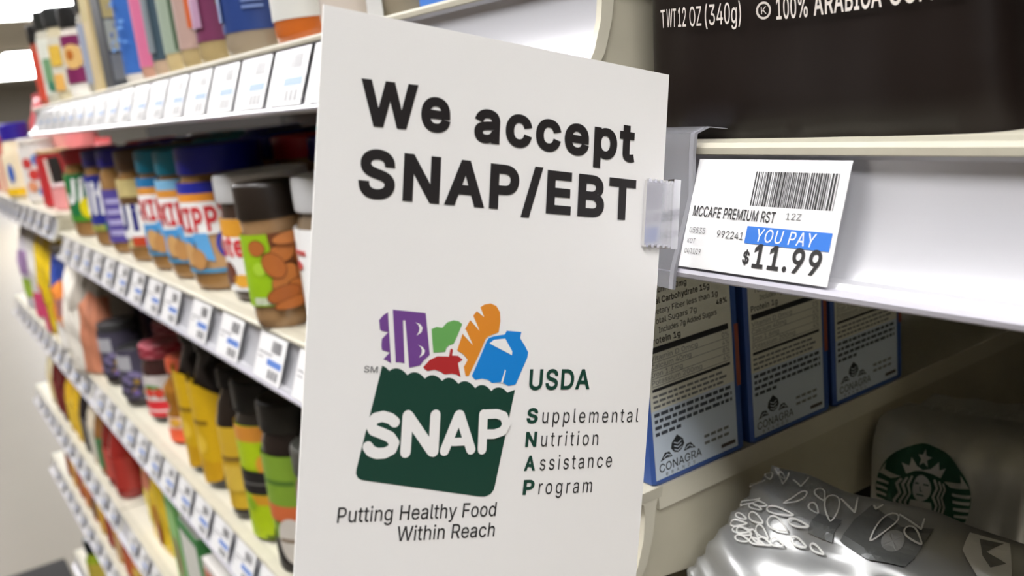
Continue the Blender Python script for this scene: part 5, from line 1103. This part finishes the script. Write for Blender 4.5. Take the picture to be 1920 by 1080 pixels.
def art_g(a, r):
    a.rect(-r*1.6, .060, r*1.6, .102, ink((126, 160, 50), .4), 1)
    a.rect(-r*.9, .078, r*.3, .082, ink((80, 116, 40), .4), 2)
    a.rect(-r*1.6, .046, r*1.6, .060, ink((206, 106, 60), .4), 1)
    a.ell(r*.0, .030, .014, .020, ink((206, 200, 190), .4), 3); a.rect(-r*.4, .029, r*.3, .032, ink((130, 110, 90), .4), 4)
    a.rect(-r*1.6, .002, r*1.6, .030, ink((34, 30, 28), .4), 1)
jar('pickle_jar', 'green labelled jar with charcoal lid cut by the sign edge', 'jar', -.687, .035, zm, .030, .144, (.024, (34, 33, 30)), (34, 26, 22), (.002, .102, (126, 160, 50)), art_g, delta=34)
jar('pickle_jar', 'jar with dark green base right behind the sign edge', 'jar', -.618, .033, zm, .029, .125, (.022, (80, 80, 74)), (96, 60, 40), (.006, .034, (20, 96, 70)), delta=30)

# ---- shelf of bags and boxes below
zl = zz('low')
def foil(rgb, rough=.32): return mat('film_%02x%02x%02x' % rgb, rgb, rough, coat=.3)
def art_crisps(a):
    a.ell(-.005, .115, .017, .030, ink((196, 122, 96), .4), 1, .15)
    a.ell(.020, .040, .010, .030, ink((196, 120, 30), .4), 1, .1); a.ell(.028, .032, .006, .020, ink((130, 50, 36), .4), 2, .1)
    a.poly([(-.055, .03), (-.01, .03), (-.02, .09), (-.05, .10)], ink((236, 214, 110), .4), 1)
pouch('snack_bag', 'yellow snack bag with a reddish oval, below the syrup', 'bag', -1.300, .045, zl, .140, .060, .185, foil((232, 196, 40)), art_crisps, seed=3)
carton('snack_box', 'pale green box with white top next to the yellow bag', 'box', -1.138, .035, zl, .050, .055, .142, (96, 170, 84), lambda a: (a.rect(.004, .02, .046, .12, ink((150, 200, 120), .4)), a.ell(.025, .05, .012, .03, ink((150, 110, 80), .4), 2)), lambda a: (a.rect(.003, .008, .050, .135, ink((146, 196, 110), .4)), a.ell(.018, .05, .008, .028, ink((170, 130, 90), .4), 2), a.rect(.004, .10, .05, .132, ink((206, 232, 180), .4), 2)))
carton('snack_box', 'grey topped box with green edge beneath the syrup shelf', 'box', -1.062, .042, zl, .085, .070, .118, (60, 130, 66), lambda a: a.rect(.006, .01, .08, .108, ink((226, 226, 216), .4)), lambda a: a.rect(.003, .005, .067, .098, ink((220, 220, 212), .4)), top=(150, 148, 142))
carton('snack_box', 'white box with orange stripe at the lower right of the shelf', 'box', -.960, .042, zl, .085, .070, .106, (230, 226, 220), lambda a: a.rect(0.002, .07, .083, .095, ink((206, 100, 60), .4)), lambda a: a.rect(0.002, .07, .068, .095, ink((206, 100, 60), .4)))

# ---- far bay: bags
zg = zb('bags')
M_FLOUR = mat('paper_flour', (226, 220, 208), .6)
def art_flour(a):
    a.poly([(-.008, .004), (.048, .004), (.048, .120), (.020, .130), (.004, .110)], ink((196, 128, 98), .5), 1)
    a.poly([(-.02, .10), (.047, .12), (.047, .172), (-.015, .172)], ink((170, 162, 150), .5), 0)
pouch('flour_bag', 'white and salmon flour bag beside the black lidded jam', 'bag', -1.500, .030, zg, .100, .072, .172, M_FLOUR, art_flour, seed=5, n_=5, rotz=.5)
def art_or(a):
    a.poly([(-.052, .085), (.05, .10), (.05, .165), (-.05, .165)], ink((40, 66, 146), .4), 0)
    a.ell(-.005, .085, .034, .042, ink((232, 140, 60), .4), 1, -.4)
    a.poly([(-.02, .06), (.02, .075), (.015, .10), (-.025, .09)], ink((170, 116, 110), .4), 2)
    a.poly([(-.052, .004), (.05, .004), (.05, .045), (-.02, .06)], ink((232, 228, 220), .4), 1)
pouch('snack_bag', 'blue snack bag with an orange oval beside the flour', 'bag', -1.672, .030, zg, .110, .060, .170, foil((214, 214, 214)), art_or, seed=6, rotz=.35)
def art_y(a):
    a.poly([(-.058, .004), (-.02, .004), (-.02, .09), (-.058, .10)], ink((206, 56, 104), .4), 0)
pouch('snack_bag', 'bright yellow snack bag with a pink corner on the bag shelf', 'bag', -1.842, .034, zg, .130, .062, .198, foil((226, 192, 24)), art_y, seed=7, rotz=.3)
pouch('snack_bag', 'white snack bag with pink stripe behind the yellow one', 'bag', -2.000, .040, zg, .130, .066, .205, foil((224, 220, 214)), lambda a: a.rect(-.05, .01, .05, .06, ink((214, 70, 116), .4)), seed=8, rotz=.3)
pouch('snack_bag', 'pale snack bag with lime and violet patches farthest on its shelf', 'bag', -2.155, .040, zg, .130, .066, .185, foil((206, 200, 206)), lambda a: (a.rect(-.05, .08, .05, .13, ink((150, 120, 160), .4)), a.rect(-.05, .03, .03, .07, ink((150, 180, 60), .4))), seed=9, rotz=.3)

jar('dark_jar', 'tall black jar in the shade between the flour bag and the violet lid', 'jar', -1.590, .104, zg, .031, .135, (.022, (18, 18, 18)), (24, 22, 22), (.02, .10, (30, 28, 28)))
pouch('snack_bag', 'added black snack bag hiding the lit deck behind the yellow bag', 'bag', -1.880, .165, zg, .160, .060, .185, foil((26, 25, 26)), seed=61, rotz=.3)  # dark bags added to cover the bright deck behind the front bags
pouch('snack_bag', 'added charcoal snack bag hiding the lit deck behind the orange oval bag', 'bag', -1.720, .165, zg, .150, .060, .185, foil((40, 38, 40)), seed=62, rotz=.3)
pouch('snack_bag', 'added dark grey snack bag hiding the lit deck behind the white bag', 'bag', -2.060, .165, zg, .160, .060, .185, foil((56, 54, 54)), seed=63, rotz=.3)

# ---- far bay: top
zq = zb('blue')
bottle('creamer_bottle', 'cream bottle with violet blue cap and yellow base', 'bottle', -1.985, .024, zq, [(.026, 0), (.031, .004), (.032, .02), (.032, .075), (.026, .095), (.024, .112)], (236, 222, 190), (.026, .030, (46, 30, 146)), (.008, .085, (236, 222, 190), .032), lambda a, r: (a.rect(-r*1.4, .008, r*1.4, .022, ink((236, 190, 30), .4)), a.ell(-r*.3, .050, .006, .018, ink((40, 90, 180), .4), 2)), delta=20)
def art_wrb(a, r):
    for k, (u, v, c) in enumerate(((-.4, .07, (196, 60, 60)), (.2, .075, (70, 130, 200)), (-.1, .05, (206, 66, 60)), (.4, .045, (60, 60, 150)), (-.3, .03, (220, 150, 110)), (.3, .02, (60, 130, 196)), (.5, .065, (190, 60, 60)))):
        a.ell(u*r, v, .009, .009, ink(c, .4), 1+k)
jar('snack_canister', 'white canister with red and blue patches beside the blue capped bottle', 'canister', -1.790, .032, zq, .030, .112, (.010, (222, 216, 206)), (226, 222, 216), (.006, .098, (226, 222, 216)), art_wrb, delta=20)
jar('snack_can', 'red can with a black stripe on the far shelf', 'can', -1.640, .034, zq, .027, .092, (.006, (190, 160, 120)), (176, 44, 46), (.004, .082, (186, 48, 52)), lambda a, r: (a.poly([(-r*.1, .022), (r*.6, .022), (r*.4, .080), (-r*.2, .080)], ink((34, 32, 30), .4)), a.poly([(-r*.3, .03), (-r*.1, .03), (-r*.25, .078), (-r*.4, .078)], ink((220, 210, 200), .4))), delta=10)
jar('snack_can', 'small pink can next to the red can', 'can', -1.560, .032, zq, .022, .040, (.004, (226, 200, 200)), (224, 150, 150), (.003, .034, (226, 150, 150)), delta=10)
for i, (x, c, h, nm) in enumerate(((-1.56, (226, 140, 140), .075, 'pink packet behind the red can'), (-1.72, (206, 70, 80), .090, 'red packet behind the white canister'), (-1.90, (226, 130, 130), .185, 'tall pink packet behind the blue capped bottle'), (-2.06, (216, 150, 140), .190, 'salmon packet deeper along the far shelf'), (-2.21, (224, 120, 128), .195, 'rosy packet near the end of the far shelf'), (-2.35, (200, 90, 96), .195, 'dark rose packet at the far end of the shelf'))):
    pouch('snack_packet', nm, 'packet', x, .125, zq, .13, .05, h, foil(c), lambda a: (a.rect(-.04, .05, .04, .08, ink((240, 214, 206), .4)), a.rect(-.05, .015, .05, .035, ink((196, 60, 70), .4))), seed=20+i)
for i, (x, c) in enumerate(((-2.08, (228, 190, 150)), (-2.17, (206, 90, 80)), (-2.26, (230, 200, 170)), (-2.35, (190, 70, 70)))):
    jar('snack_canister', 'far canister number'.replace(' number', '')+(' in peach', ' in brick red', ' in cream', ' in dark red')[i]+' along the far shelf', 'canister', x, .036, zq, .030, .120, (.014, (206, 60, 60) if i % 2 else (60, 70, 150)), c, (.006, .098, c), delta=20)

# ---- far bay: sauces
zs = zb('sauce')
SAU = [(.020, 0), (.024, .004), (.025, .012), (.025, .075), (.020, .098), (.012, .118), (.011, .126)]
for i, (x, body, cap, lab, nm) in enumerate((
        (-1.530, (150, 40, 34), (196, 70, 60), (170, 52, 44), 'red sauce bottle nearest the bay joint'),
        (-1.590, (120, 34, 28), (60, 60, 130), (196, 80, 70), 'brick red sauce bottle with slate cap'),
        (-1.655, (140, 96, 50), (150, 110, 60), (60, 120, 70), 'amber bottle with green label among the sauces'),
        (-1.720, (226, 214, 190), (60, 120, 190), (210, 206, 190), 'cream dressing bottle with blue cap'),
        (-1.800, (40, 34, 34), (150, 50, 50), (90, 86, 84), 'black sauce bottle with red cap'),
        (-1.880, (228, 184, 40), (206, 150, 40), (232, 190, 50), 'yellow mustard bottle beside the black sauce bottle'),
        (-1.955, (226, 180, 36), (230, 190, 60), (232, 196, 60), 'yellow mustard bottle beside the dark red bottle'),
        (-2.040, (96, 22, 22), (232, 190, 50), (110, 26, 26), 'dark red sauce bottle with yellow cap'),
        (-2.120, (100, 24, 24), (120, 30, 28), (120, 30, 30), 'dark red sauce bottle with dark cap'),
        (-2.200, (232, 220, 180), (220, 200, 150), (226, 206, 150), 'cream bottle farthest among the sauces'))):
    bottle('sauce_bottle', nm, 'bottle', x, .030, zs, SAU, body, (.0135, .016, cap), (.018, .072, lab, .025), delta=25)

# ---- low shelves in the far bay
zo = zb('bottom')
LOWC = [(206, 120, 50), (176, 76, 44), (214, 160, 70), (150, 60, 44), (226, 190, 90), (196, 96, 60), (206, 170, 120), (160, 50, 46), (220, 170, 60), (120, 80, 60)]
LOWN = ['orange', 'rust', 'honey yellow', 'brick', 'pale yellow', 'terracotta', 'sand', 'dark red', 'golden', 'brown']
for i in range(10):
    x = -1.535-.075*i
    jar('food_jar', '%s jar on the low far shelf, number'.replace(', number', '') % LOWN[i], 'jar', x, .036, zo, .032, .085+.012*(i % 3), (.014, LOWC[(i*3+1) % 10]), LOWC[i], (.012, .055, LOWC[(i+4) % 10]), delta=25)
zbs = zb('base')
bottle('drink_bottle', 'lime bottle with black cap on the lowest far shelf', 'bottle', -2.205, .030, zbs, [(.028, 0), (.032, .004), (.032, .06), (.026, .075), (.026, .082)], (150, 170, 40), (.030, .030, (22, 30, 30)), (.01, .055, (196, 176, 70), .032), delta=10)
bottle('drink_bottle', 'bottle with bright blue cap on the lowest far shelf', 'bottle', -2.070, .036, zbs, [(.024, 0), (.028, .004), (.028, .055), (.016, .075), (.016, .080)], (196, 190, 160), (.018, .020, (30, 96, 196)), (.01, .05, (210, 200, 180), .028), delta=10)
bottle('drink_bottle', 'bottle with indigo cap on the lowest far shelf', 'bottle', -1.960, .036, zbs, [(.024, 0), (.028, .004), (.028, .055), (.016, .075), (.016, .080)], (196, 190, 170), (.018, .020, (40, 40, 170)), (.01, .05, (210, 200, 180), .028), delta=10)

# ---- right: dark coffee bag
zc = H+ZR['coffee']*D
M_COF = mat('brown_coffee_film', (27, 20, 17), .42, bump=.12, scale=70, spec=.25)
def art_cof(a):
    I = ink((222, 214, 206), .5)
    y = .0318
    a.text('T', -.0432, y+.0020, -.0413, y+.0020, .0052, I, bold=.004)
    a.text('WT', -.0408, y+.0020, -.0362, y+.0017, .0052, I, bold=.004)
    a.text('12 OZ', -.0352, y+.0016, -.0260, y+.0010, .0054, I, bold=.004)
    a.text('(340g)', -.0248, y+.0009, -.0119, y+.0002, .0056, I, bold=.004)
    for k in range(20):
        t0, t1 = 2*math.pi*k/20, 2*math.pi*(k+1)/20
        a.stroke([(-.0047+.0020*math.cos(t0), y+.0026+.0020*math.sin(t0)), (-.0047+.0020*math.cos(t1), y+.0026+.0020*math.sin(t1))], .0006, I, 2)
    a.text('K', -.0055, y+.0017, -.0039, y+.0017, .0019, I)
    a.text('100%', -.0008, y-.0002, .0098, y-.0006, .0056, I, bold=.010)
    a.text('ARABICA', .0115, y-.0006, .0295, y-.0008, .0056, I, bold=.014)
    a.text('COFFEE', .0313, y-.0008, .0478, y-.0006, .0056, I, bold=.014)
pouch('coffee_bag', 'dark brown coffee bag standing on the shelf above the $11.99 tag', 'coffee bag', -.1670, .0400, zc, .113, .066, .200, M_COF, art_cof, rotz=.05, seed=11, n_=6.0, wr=.0007)

# ---- right: silver foil coffee bags
zf = H+ZR['foil']*D
M_FOILA = mat('grey_silver_foil', (172, 173, 172), .38, metal=.65, bump=.10, scale=45)
M_FOIL = mat('silver_foil', (196, 196, 192), .36, metal=.6, bump=.10, scale=45)
M_FOILD = mat('silver_print', (126, 128, 128), .4, metal=.6)
I_SIL = mat('pale_print', (220, 220, 216), .45)
SG = ink((6, 70, 48), .5)
def siren(a, cx, cy, R):
    F = mat('silver_foil', (0, 0, 0))
    P = lambda x, y: (cx+x*R, cy+y*R)
    a.ell(cx, cy, R, R, SG, 1, n=48)
    star = []
    for k in range(10):
        t = math.pi/2+k*math.pi/5; q = .175 if k % 2 == 0 else .075
        star.append(P(q*math.cos(t), .72+q*math.sin(t)))
    a.poly(star, F, 3)
    a.poly([P(-.36, .40), P(-.46, .62), P(-.32, .56), P(-.30, .72), P(-.16, .56), P(0, .50), P(.16, .56), P(.30, .72), P(.32, .56), P(.46, .62), P(.36, .40), P(.2, .46), P(0, .48), P(-.2, .46)], F, 3)
    a.ell(cx, cy+.14*R, .19*R, .26*R, F, 3)
    for s in (-1, 1):
        a.stroke([P(s*.06, .22), P(s*.13, .22)], .035*R, SG, 5)
        for k in range(3):
            o = .27+k*.10
            a.stroke([P(s*(o-.03), .34-.03*k), P(s*(o+.03), .18), P(s*(o-.04), .0), P(s*(o+.05), -.18), P(s*(o+.0), -.36), P(s*(o+.08), -.58)], .050*R, F, 3)
        a.poly([P(s*.44, .34), P(s*.80, .40), P(s*.78, .56), P(s*.94, .30), P(s*.62, .26)], F, 3)
        for k in range(5):
            y = .16-k*.14; xo = math.sqrt(max(0, 1-y*y))
            a.poly([P(s*(.66+.02*k), y), P(s*min(xo, .99), y+.01), P(s*min(xo, .97), y-.06), P(s*(.66+.02*k), y-.055)], F, 3)
        a.poly([P(s*.50, -.48), P(s*.66, -.40), P(s*.72, -.62), P(s*.56, -.74)], F, 3)
    a.poly([P(-.20, -.12), P(.20, -.12), P(.25, -.34), P(.22, -.60), P(-.22, -.60), P(-.25, -.34)], F, 3)
    a.stroke([P(-.015, .16), P(.0, .08), P(.03, .08)], .02*R, SG, 5)
    a.stroke([P(-.06, .0), P(.06, .0)], .03*R, SG, 5)
def leaf(a, x, y, L, ang, w=.42, lw=.0006, m_=I_SIL):
    pts = []
    for k in range(13):
        t = k/12*2*math.pi
        px = L*.5*(1-math.cos(t)); py = L*w*.5*math.sin(t)*(1-.35*math.cos(t))*(.35+.65*px/L)
        pts.append((x+px*math.cos(ang)-py*math.sin(ang), y+px*math.sin(ang)+py*math.cos(ang)))
    a.stroke(pts, lw, m_, 4)
def art_b(a):
    siren(a, -.0090, .0995, .0183)
    rr = random.Random(12)
    for k in range(7):
        leaf(a, -.014+.005*k, .132, .007, rr.uniform(.9, 2.2), lw=.0004)
    for k in range(12):
        t = 2*math.pi*k/12
        a.stroke([(.0405+.0012*math.cos(t), .1125+.0012*math.sin(t)), (.0405+.0022*math.cos(t), .1125+.0022*math.sin(t))], .0007, ink((70, 70, 70), .5), 3)
pb = pouch('foil_coffee_bag', 'upright silver coffee bag with a round green emblem', 'coffee bag', -.1945, .1385, zf+0.0004, .066, .050, .138, M_FOIL, art_b, rotz=.30, seed=14, n_=6.0, wr=.0005, lean=-.06, fold=.030)
a = Art()
a.rect(-.020, .070, .022, .100, ink((104, 92, 56), .5), 0)
sp = []
for k in range(10):
    t_ = math.pi/2+k*math.pi/5; q = .0045 if k % 2 == 0 else .0019
    sp.append((-.010+q*math.cos(t_), .078+q*math.sin(t_)))
a.poly(sp, ink((206, 200, 186), .5), 2)
a.text('STARBUCKS', -.018, .086, .018, .086, .0030, ink((190, 184, 166), .5), 2)
a.text('G', -.010, .110, -.004, .110, .0050, ink((60, 60, 60), .5), 2, bold=.01)
mb = MB(); a.emit(mb, side_map(.0334, 0, 0), base=.0006)
mb.build('gusset_print', pb, smooth=None)

# the bag lying in front of it, a filled pillow leaning against the shelf side
def P3(L): return [at(*p) for p in L]
def samp(L, t):
    n = len(L)-1; s = min(max(t, 0), 1)*n; i = min(int(s), n-1)
    q = s-i
    return L[i].lerp(L[i+1], q)
top_e = P3([(1.120, 1.30, -.785), (1.045, 1.31, -.785), (.945, 1.32, -.795), (.840, 1.33, -.785), (.745, 1.34, -.79), (.64, 1.35, -.80)])
bot_e = P3([(1.148, 1.06, -.945), (1.05, 1.03, -1.02), (.92, 1.00, -1.06), (.80, .99, -1.08), (.68, .98, -1.08), (.56, .97, -1.08)])
lef_e = P3([(1.148, 1.06, -.945), (1.138, 1.10, -.905), (1.130, 1.17, -.86), (1.128, 1.24, -.815), (1.120, 1.30, -.785)])
rig_e = P3([(.56, .97, -1.08), (.57, 1.05, -.99), (.59, 1.15, -.90), (.61, 1.25, -.84), (.64, 1.35, -.80)])
def coons(u, v):
    return (bot_e_s(u)*(1-v)+top_e_s(u)*v+lef_e_s(v)*(1-u)+rig_e_s(v)*u
            - (bot_e[0]*(1-u)*(1-v)+bot_e[-1]*u*(1-v)+top_e[0]*(1-u)*v+top_e[-1]*u*v))
def smooth_s(L):
    def f(t):
        n = len(L)-1; s = min(max(t, 0), 1)*n; i = min(int(s), n-1); q = s-i
        p0, p1, p2, p3 = L[max(i-1, 0)], L[i], L[i+1], L[min(i+2, n)]
        return ((p1*2)+(p2-p0)*q+(p0*2-p1*5+p2*4-p3)*q*q+(p1*3-p0-p2*3+p3)*q*q*q)*.5
    return f
bot_e_s, top_e_s, lef_e_s, rig_e_s = (smooth_s(L) for L in (bot_e, top_e, lef_e, rig_e))
N0 = Vector((0.25, -0.62, 0.74)).normalized()
def front_a(u, v, off=0.0):
    p = coons(u, v)
    h_ = .012*max(0, math.sin(math.pi*u))**.6*max(0, math.sin(math.pi*min(1, v)))**.7
    ridge = .006*math.exp(-((v-(.42-.30*u))/.07)**2)*min(1, u*6)
    ridge += .003*math.exp(-((v-(.78-.18*u))/.05)**2)*min(1, u*5)
    wr = .0009*math.sin(26*u+9*v)*math.sin(5*v+2)+.0007*math.sin(13*u-31*v)
    wr += .0016*math.sin(60*v+8*u)*math.exp(-u/.07)
    return p+N0*(h_+ridge+wr+off)
root = thing('foil_coffee_bag', 'silver coffee bag lying in front, printed with leaf outlines', 'coffee bag', at(.85, 1.2, -1.45))
ro = Vector(root.location)
b = MB(); NU, NV = 56, 34
G = [[front_a(i/NU, j/NV)-ro for i in range(NU+1)] for j in range(NV+1)]
idx = lambda i, j: j*(NU+1)+i
V_ = [p for row in G for p in row]; F_ = []
for j in range(NV):
    for i in range(NU):
        F_.append((idx(i, j), idx(i+1, j), idx(i+1, j+1), idx(i, j+1)))
rim = [idx(i, 0) for i in range(NU+1)]+[idx(NU, j) for j in range(1, NV+1)]+[idx(i, NV) for i in range(NU-1, -1, -1)]+[idx(0, j) for j in range(NV-1, 0, -1)]
cen = Vector((0, 0, 0))
for p in V_: cen += p
cen /= len(V_)
prev = rim
for s_, sh in ((.35, 1.0), (.75, .97), (1.0, .86)):
    cur = []
    for r_ in rim:
        p = V_[r_]; zf_ = p.z*(1-s_)+.0015*s_
        q = Vector((cen.x+(p.x-cen.x)*sh, cen.y+(p.y-cen.y)*sh, zf_))
        cur.append(len(V_)); V_.append(q)
    for k in range(len(rim)):
        k2 = (k+1) % len(rim)
        F_.append((prev[k2], prev[k], cur[k], cur[k2]))
    prev = cur
F_.append(tuple(prev))
b.add(V_, F_, M_FOILA); b.build('bag_body', root, smooth=1.0)
a = Art()
KU, KV = .115, .075                              # size of the printed face in metres
Q = lambda p: (p[0]*KU, p[1]*KV)
a.poly([Q(p) for p in ((.348, .675), (.438, .675), (.416, .80), (.337, .785))], M_FOILD, 0)
a.poly([Q(p) for p in ((.461, .690), (.56, .66), (.674, .675), (.684, .768), (.697, .88), (.60, .84), (.472, .92), (.449, .826))], M_FOILD, 0)
a.ell(.60*KU, .77*KV, .0040, .0036, M_FOILA, 1)
a.poly([Q(p) for p in ((.80, .93), (.90, .95), (.93, .80), (.86, .76), (.80, .84))], I_SIL, 2)
a.poly([Q(p) for p in ((.831, .913), (.888, .935), (.856, .87), (.905, .86), (.875, .82), (.85, .85))], M_FOILD, 3)
LEAVES = [((.539, .739), (.562, .899), 90), ((.685, .797), (.618, .841), 60), ((.393, .768), (.337, .899), 90), ((.225, .739), (.258, .855), 50), ((.326, .855), (.281, .899), 60), ((.337, .783), (.292, .812), 45),
          ((.427, .623), (.371, .638), 30), ((.348, .696), (.27, .681), 35), ((.281, .71), (.169, .681), 45), ((.135, .884), (.079, .928), 30), ((.09, .841), (.02, .899), 60), ((.067, .826), (.012, .745), 40), ((.112, .71), (.034, .623), 40),
          ((.112, .58), (.056, .565), 35), ((.191, .609), (.112, .609), 50), ((.281, .638), (.202, .638), 70), ((.236, .565), (.169, .58), 50), ((.124, .565), (.056, .507), 40), ((.292, .58), (.247, .565), 40), ((.36, .623), (.303, .623), 40),
          ((.157, .551), (.079, .493), 40), ((.258, .551), (.202, .536), 40), ((.169, .507), (.112, .478), 40)]
rr = random.Random(21)
for k in range(5):
    u0, v0 = rr.uniform(.05, .25), rr.uniform(.50, .72)
    LEAVES.append(((u0+.07, v0+rr.uniform(-.03, .03)), (u0, v0), rr.uniform(30, 50)))
for p0, p1, w in LEAVES:
    A_, B_2 = Vector(Q(p0)), Vector(Q(p1)); dL = B_2-A_; nL = Vector((-dL.y, dL.x)).normalized(); hwid = w*6.5e-5*.5
    pts = []
    for k in range(17):
        t = k/16*2*math.pi; s_ = .5*(1-math.cos(t))
        p = A_+dL*s_+nL*(hwid*1.3*math.sin(t)*(.25+.75*s_))
        pts.append((p.x, p.y))
    a.stroke(pts, .0006, I_SIL, 4)
for vee in (((.371, .899), (.438, .855), (.416, .942)), ((.573, .899), (.663, .855), (.652, .913)), ((.483, .913), (.494, .899), (.506, .928)), ((.169, .899), (.225, .87), (.213, .957)), ((.045, .942), (.157, .841), (.124, .942))):
    a.stroke([Q(p) for p in vee], .0007, I_SIL, 4)
mb = MB(); a.emit(mb, lambda u, v, off: front_a(u/KU, v/KV, off*3+.0003)-ro, maxu=.0028, both=True); mb.build('print', root, smooth=None)

# unseen bags added along the two right-hand shelves to block light
for i, x in enumerate((-.030, .100, .230)):
    pouch('coffee_bag', ('added dark brown coffee bag next along the shelf from the lettered one', 'added third dark brown coffee bag along the shelf', 'added fourth dark brown coffee bag along the shelf')[i], 'coffee bag', x, .0400, zc, .120, .066, .200, M_COF, None, rotz=.03, seed=31+i, n_=4.0, wr=.0012)
for i, (x, y) in enumerate(((-.085, .190), (.020, .190), (-.075, .285), (.030, .285), (.13, .19), (.13, .285))):
    pouch('foil_coffee_bag', ('added silver bag beside the one with the green emblem', 'added silver bag third along the row with the green emblem', 'added silver bag at the very back behind the green emblem bag', 'added silver bag at the very back, second along', 'added silver bag fourth along the emblem row', 'added silver bag at the very back, third along')[i], 'coffee bag', x, y, zf+.0004, .090, .062, .190, M_FOIL, None, rotz=.05, seed=41+i, n_=4.0, wr=.0012)
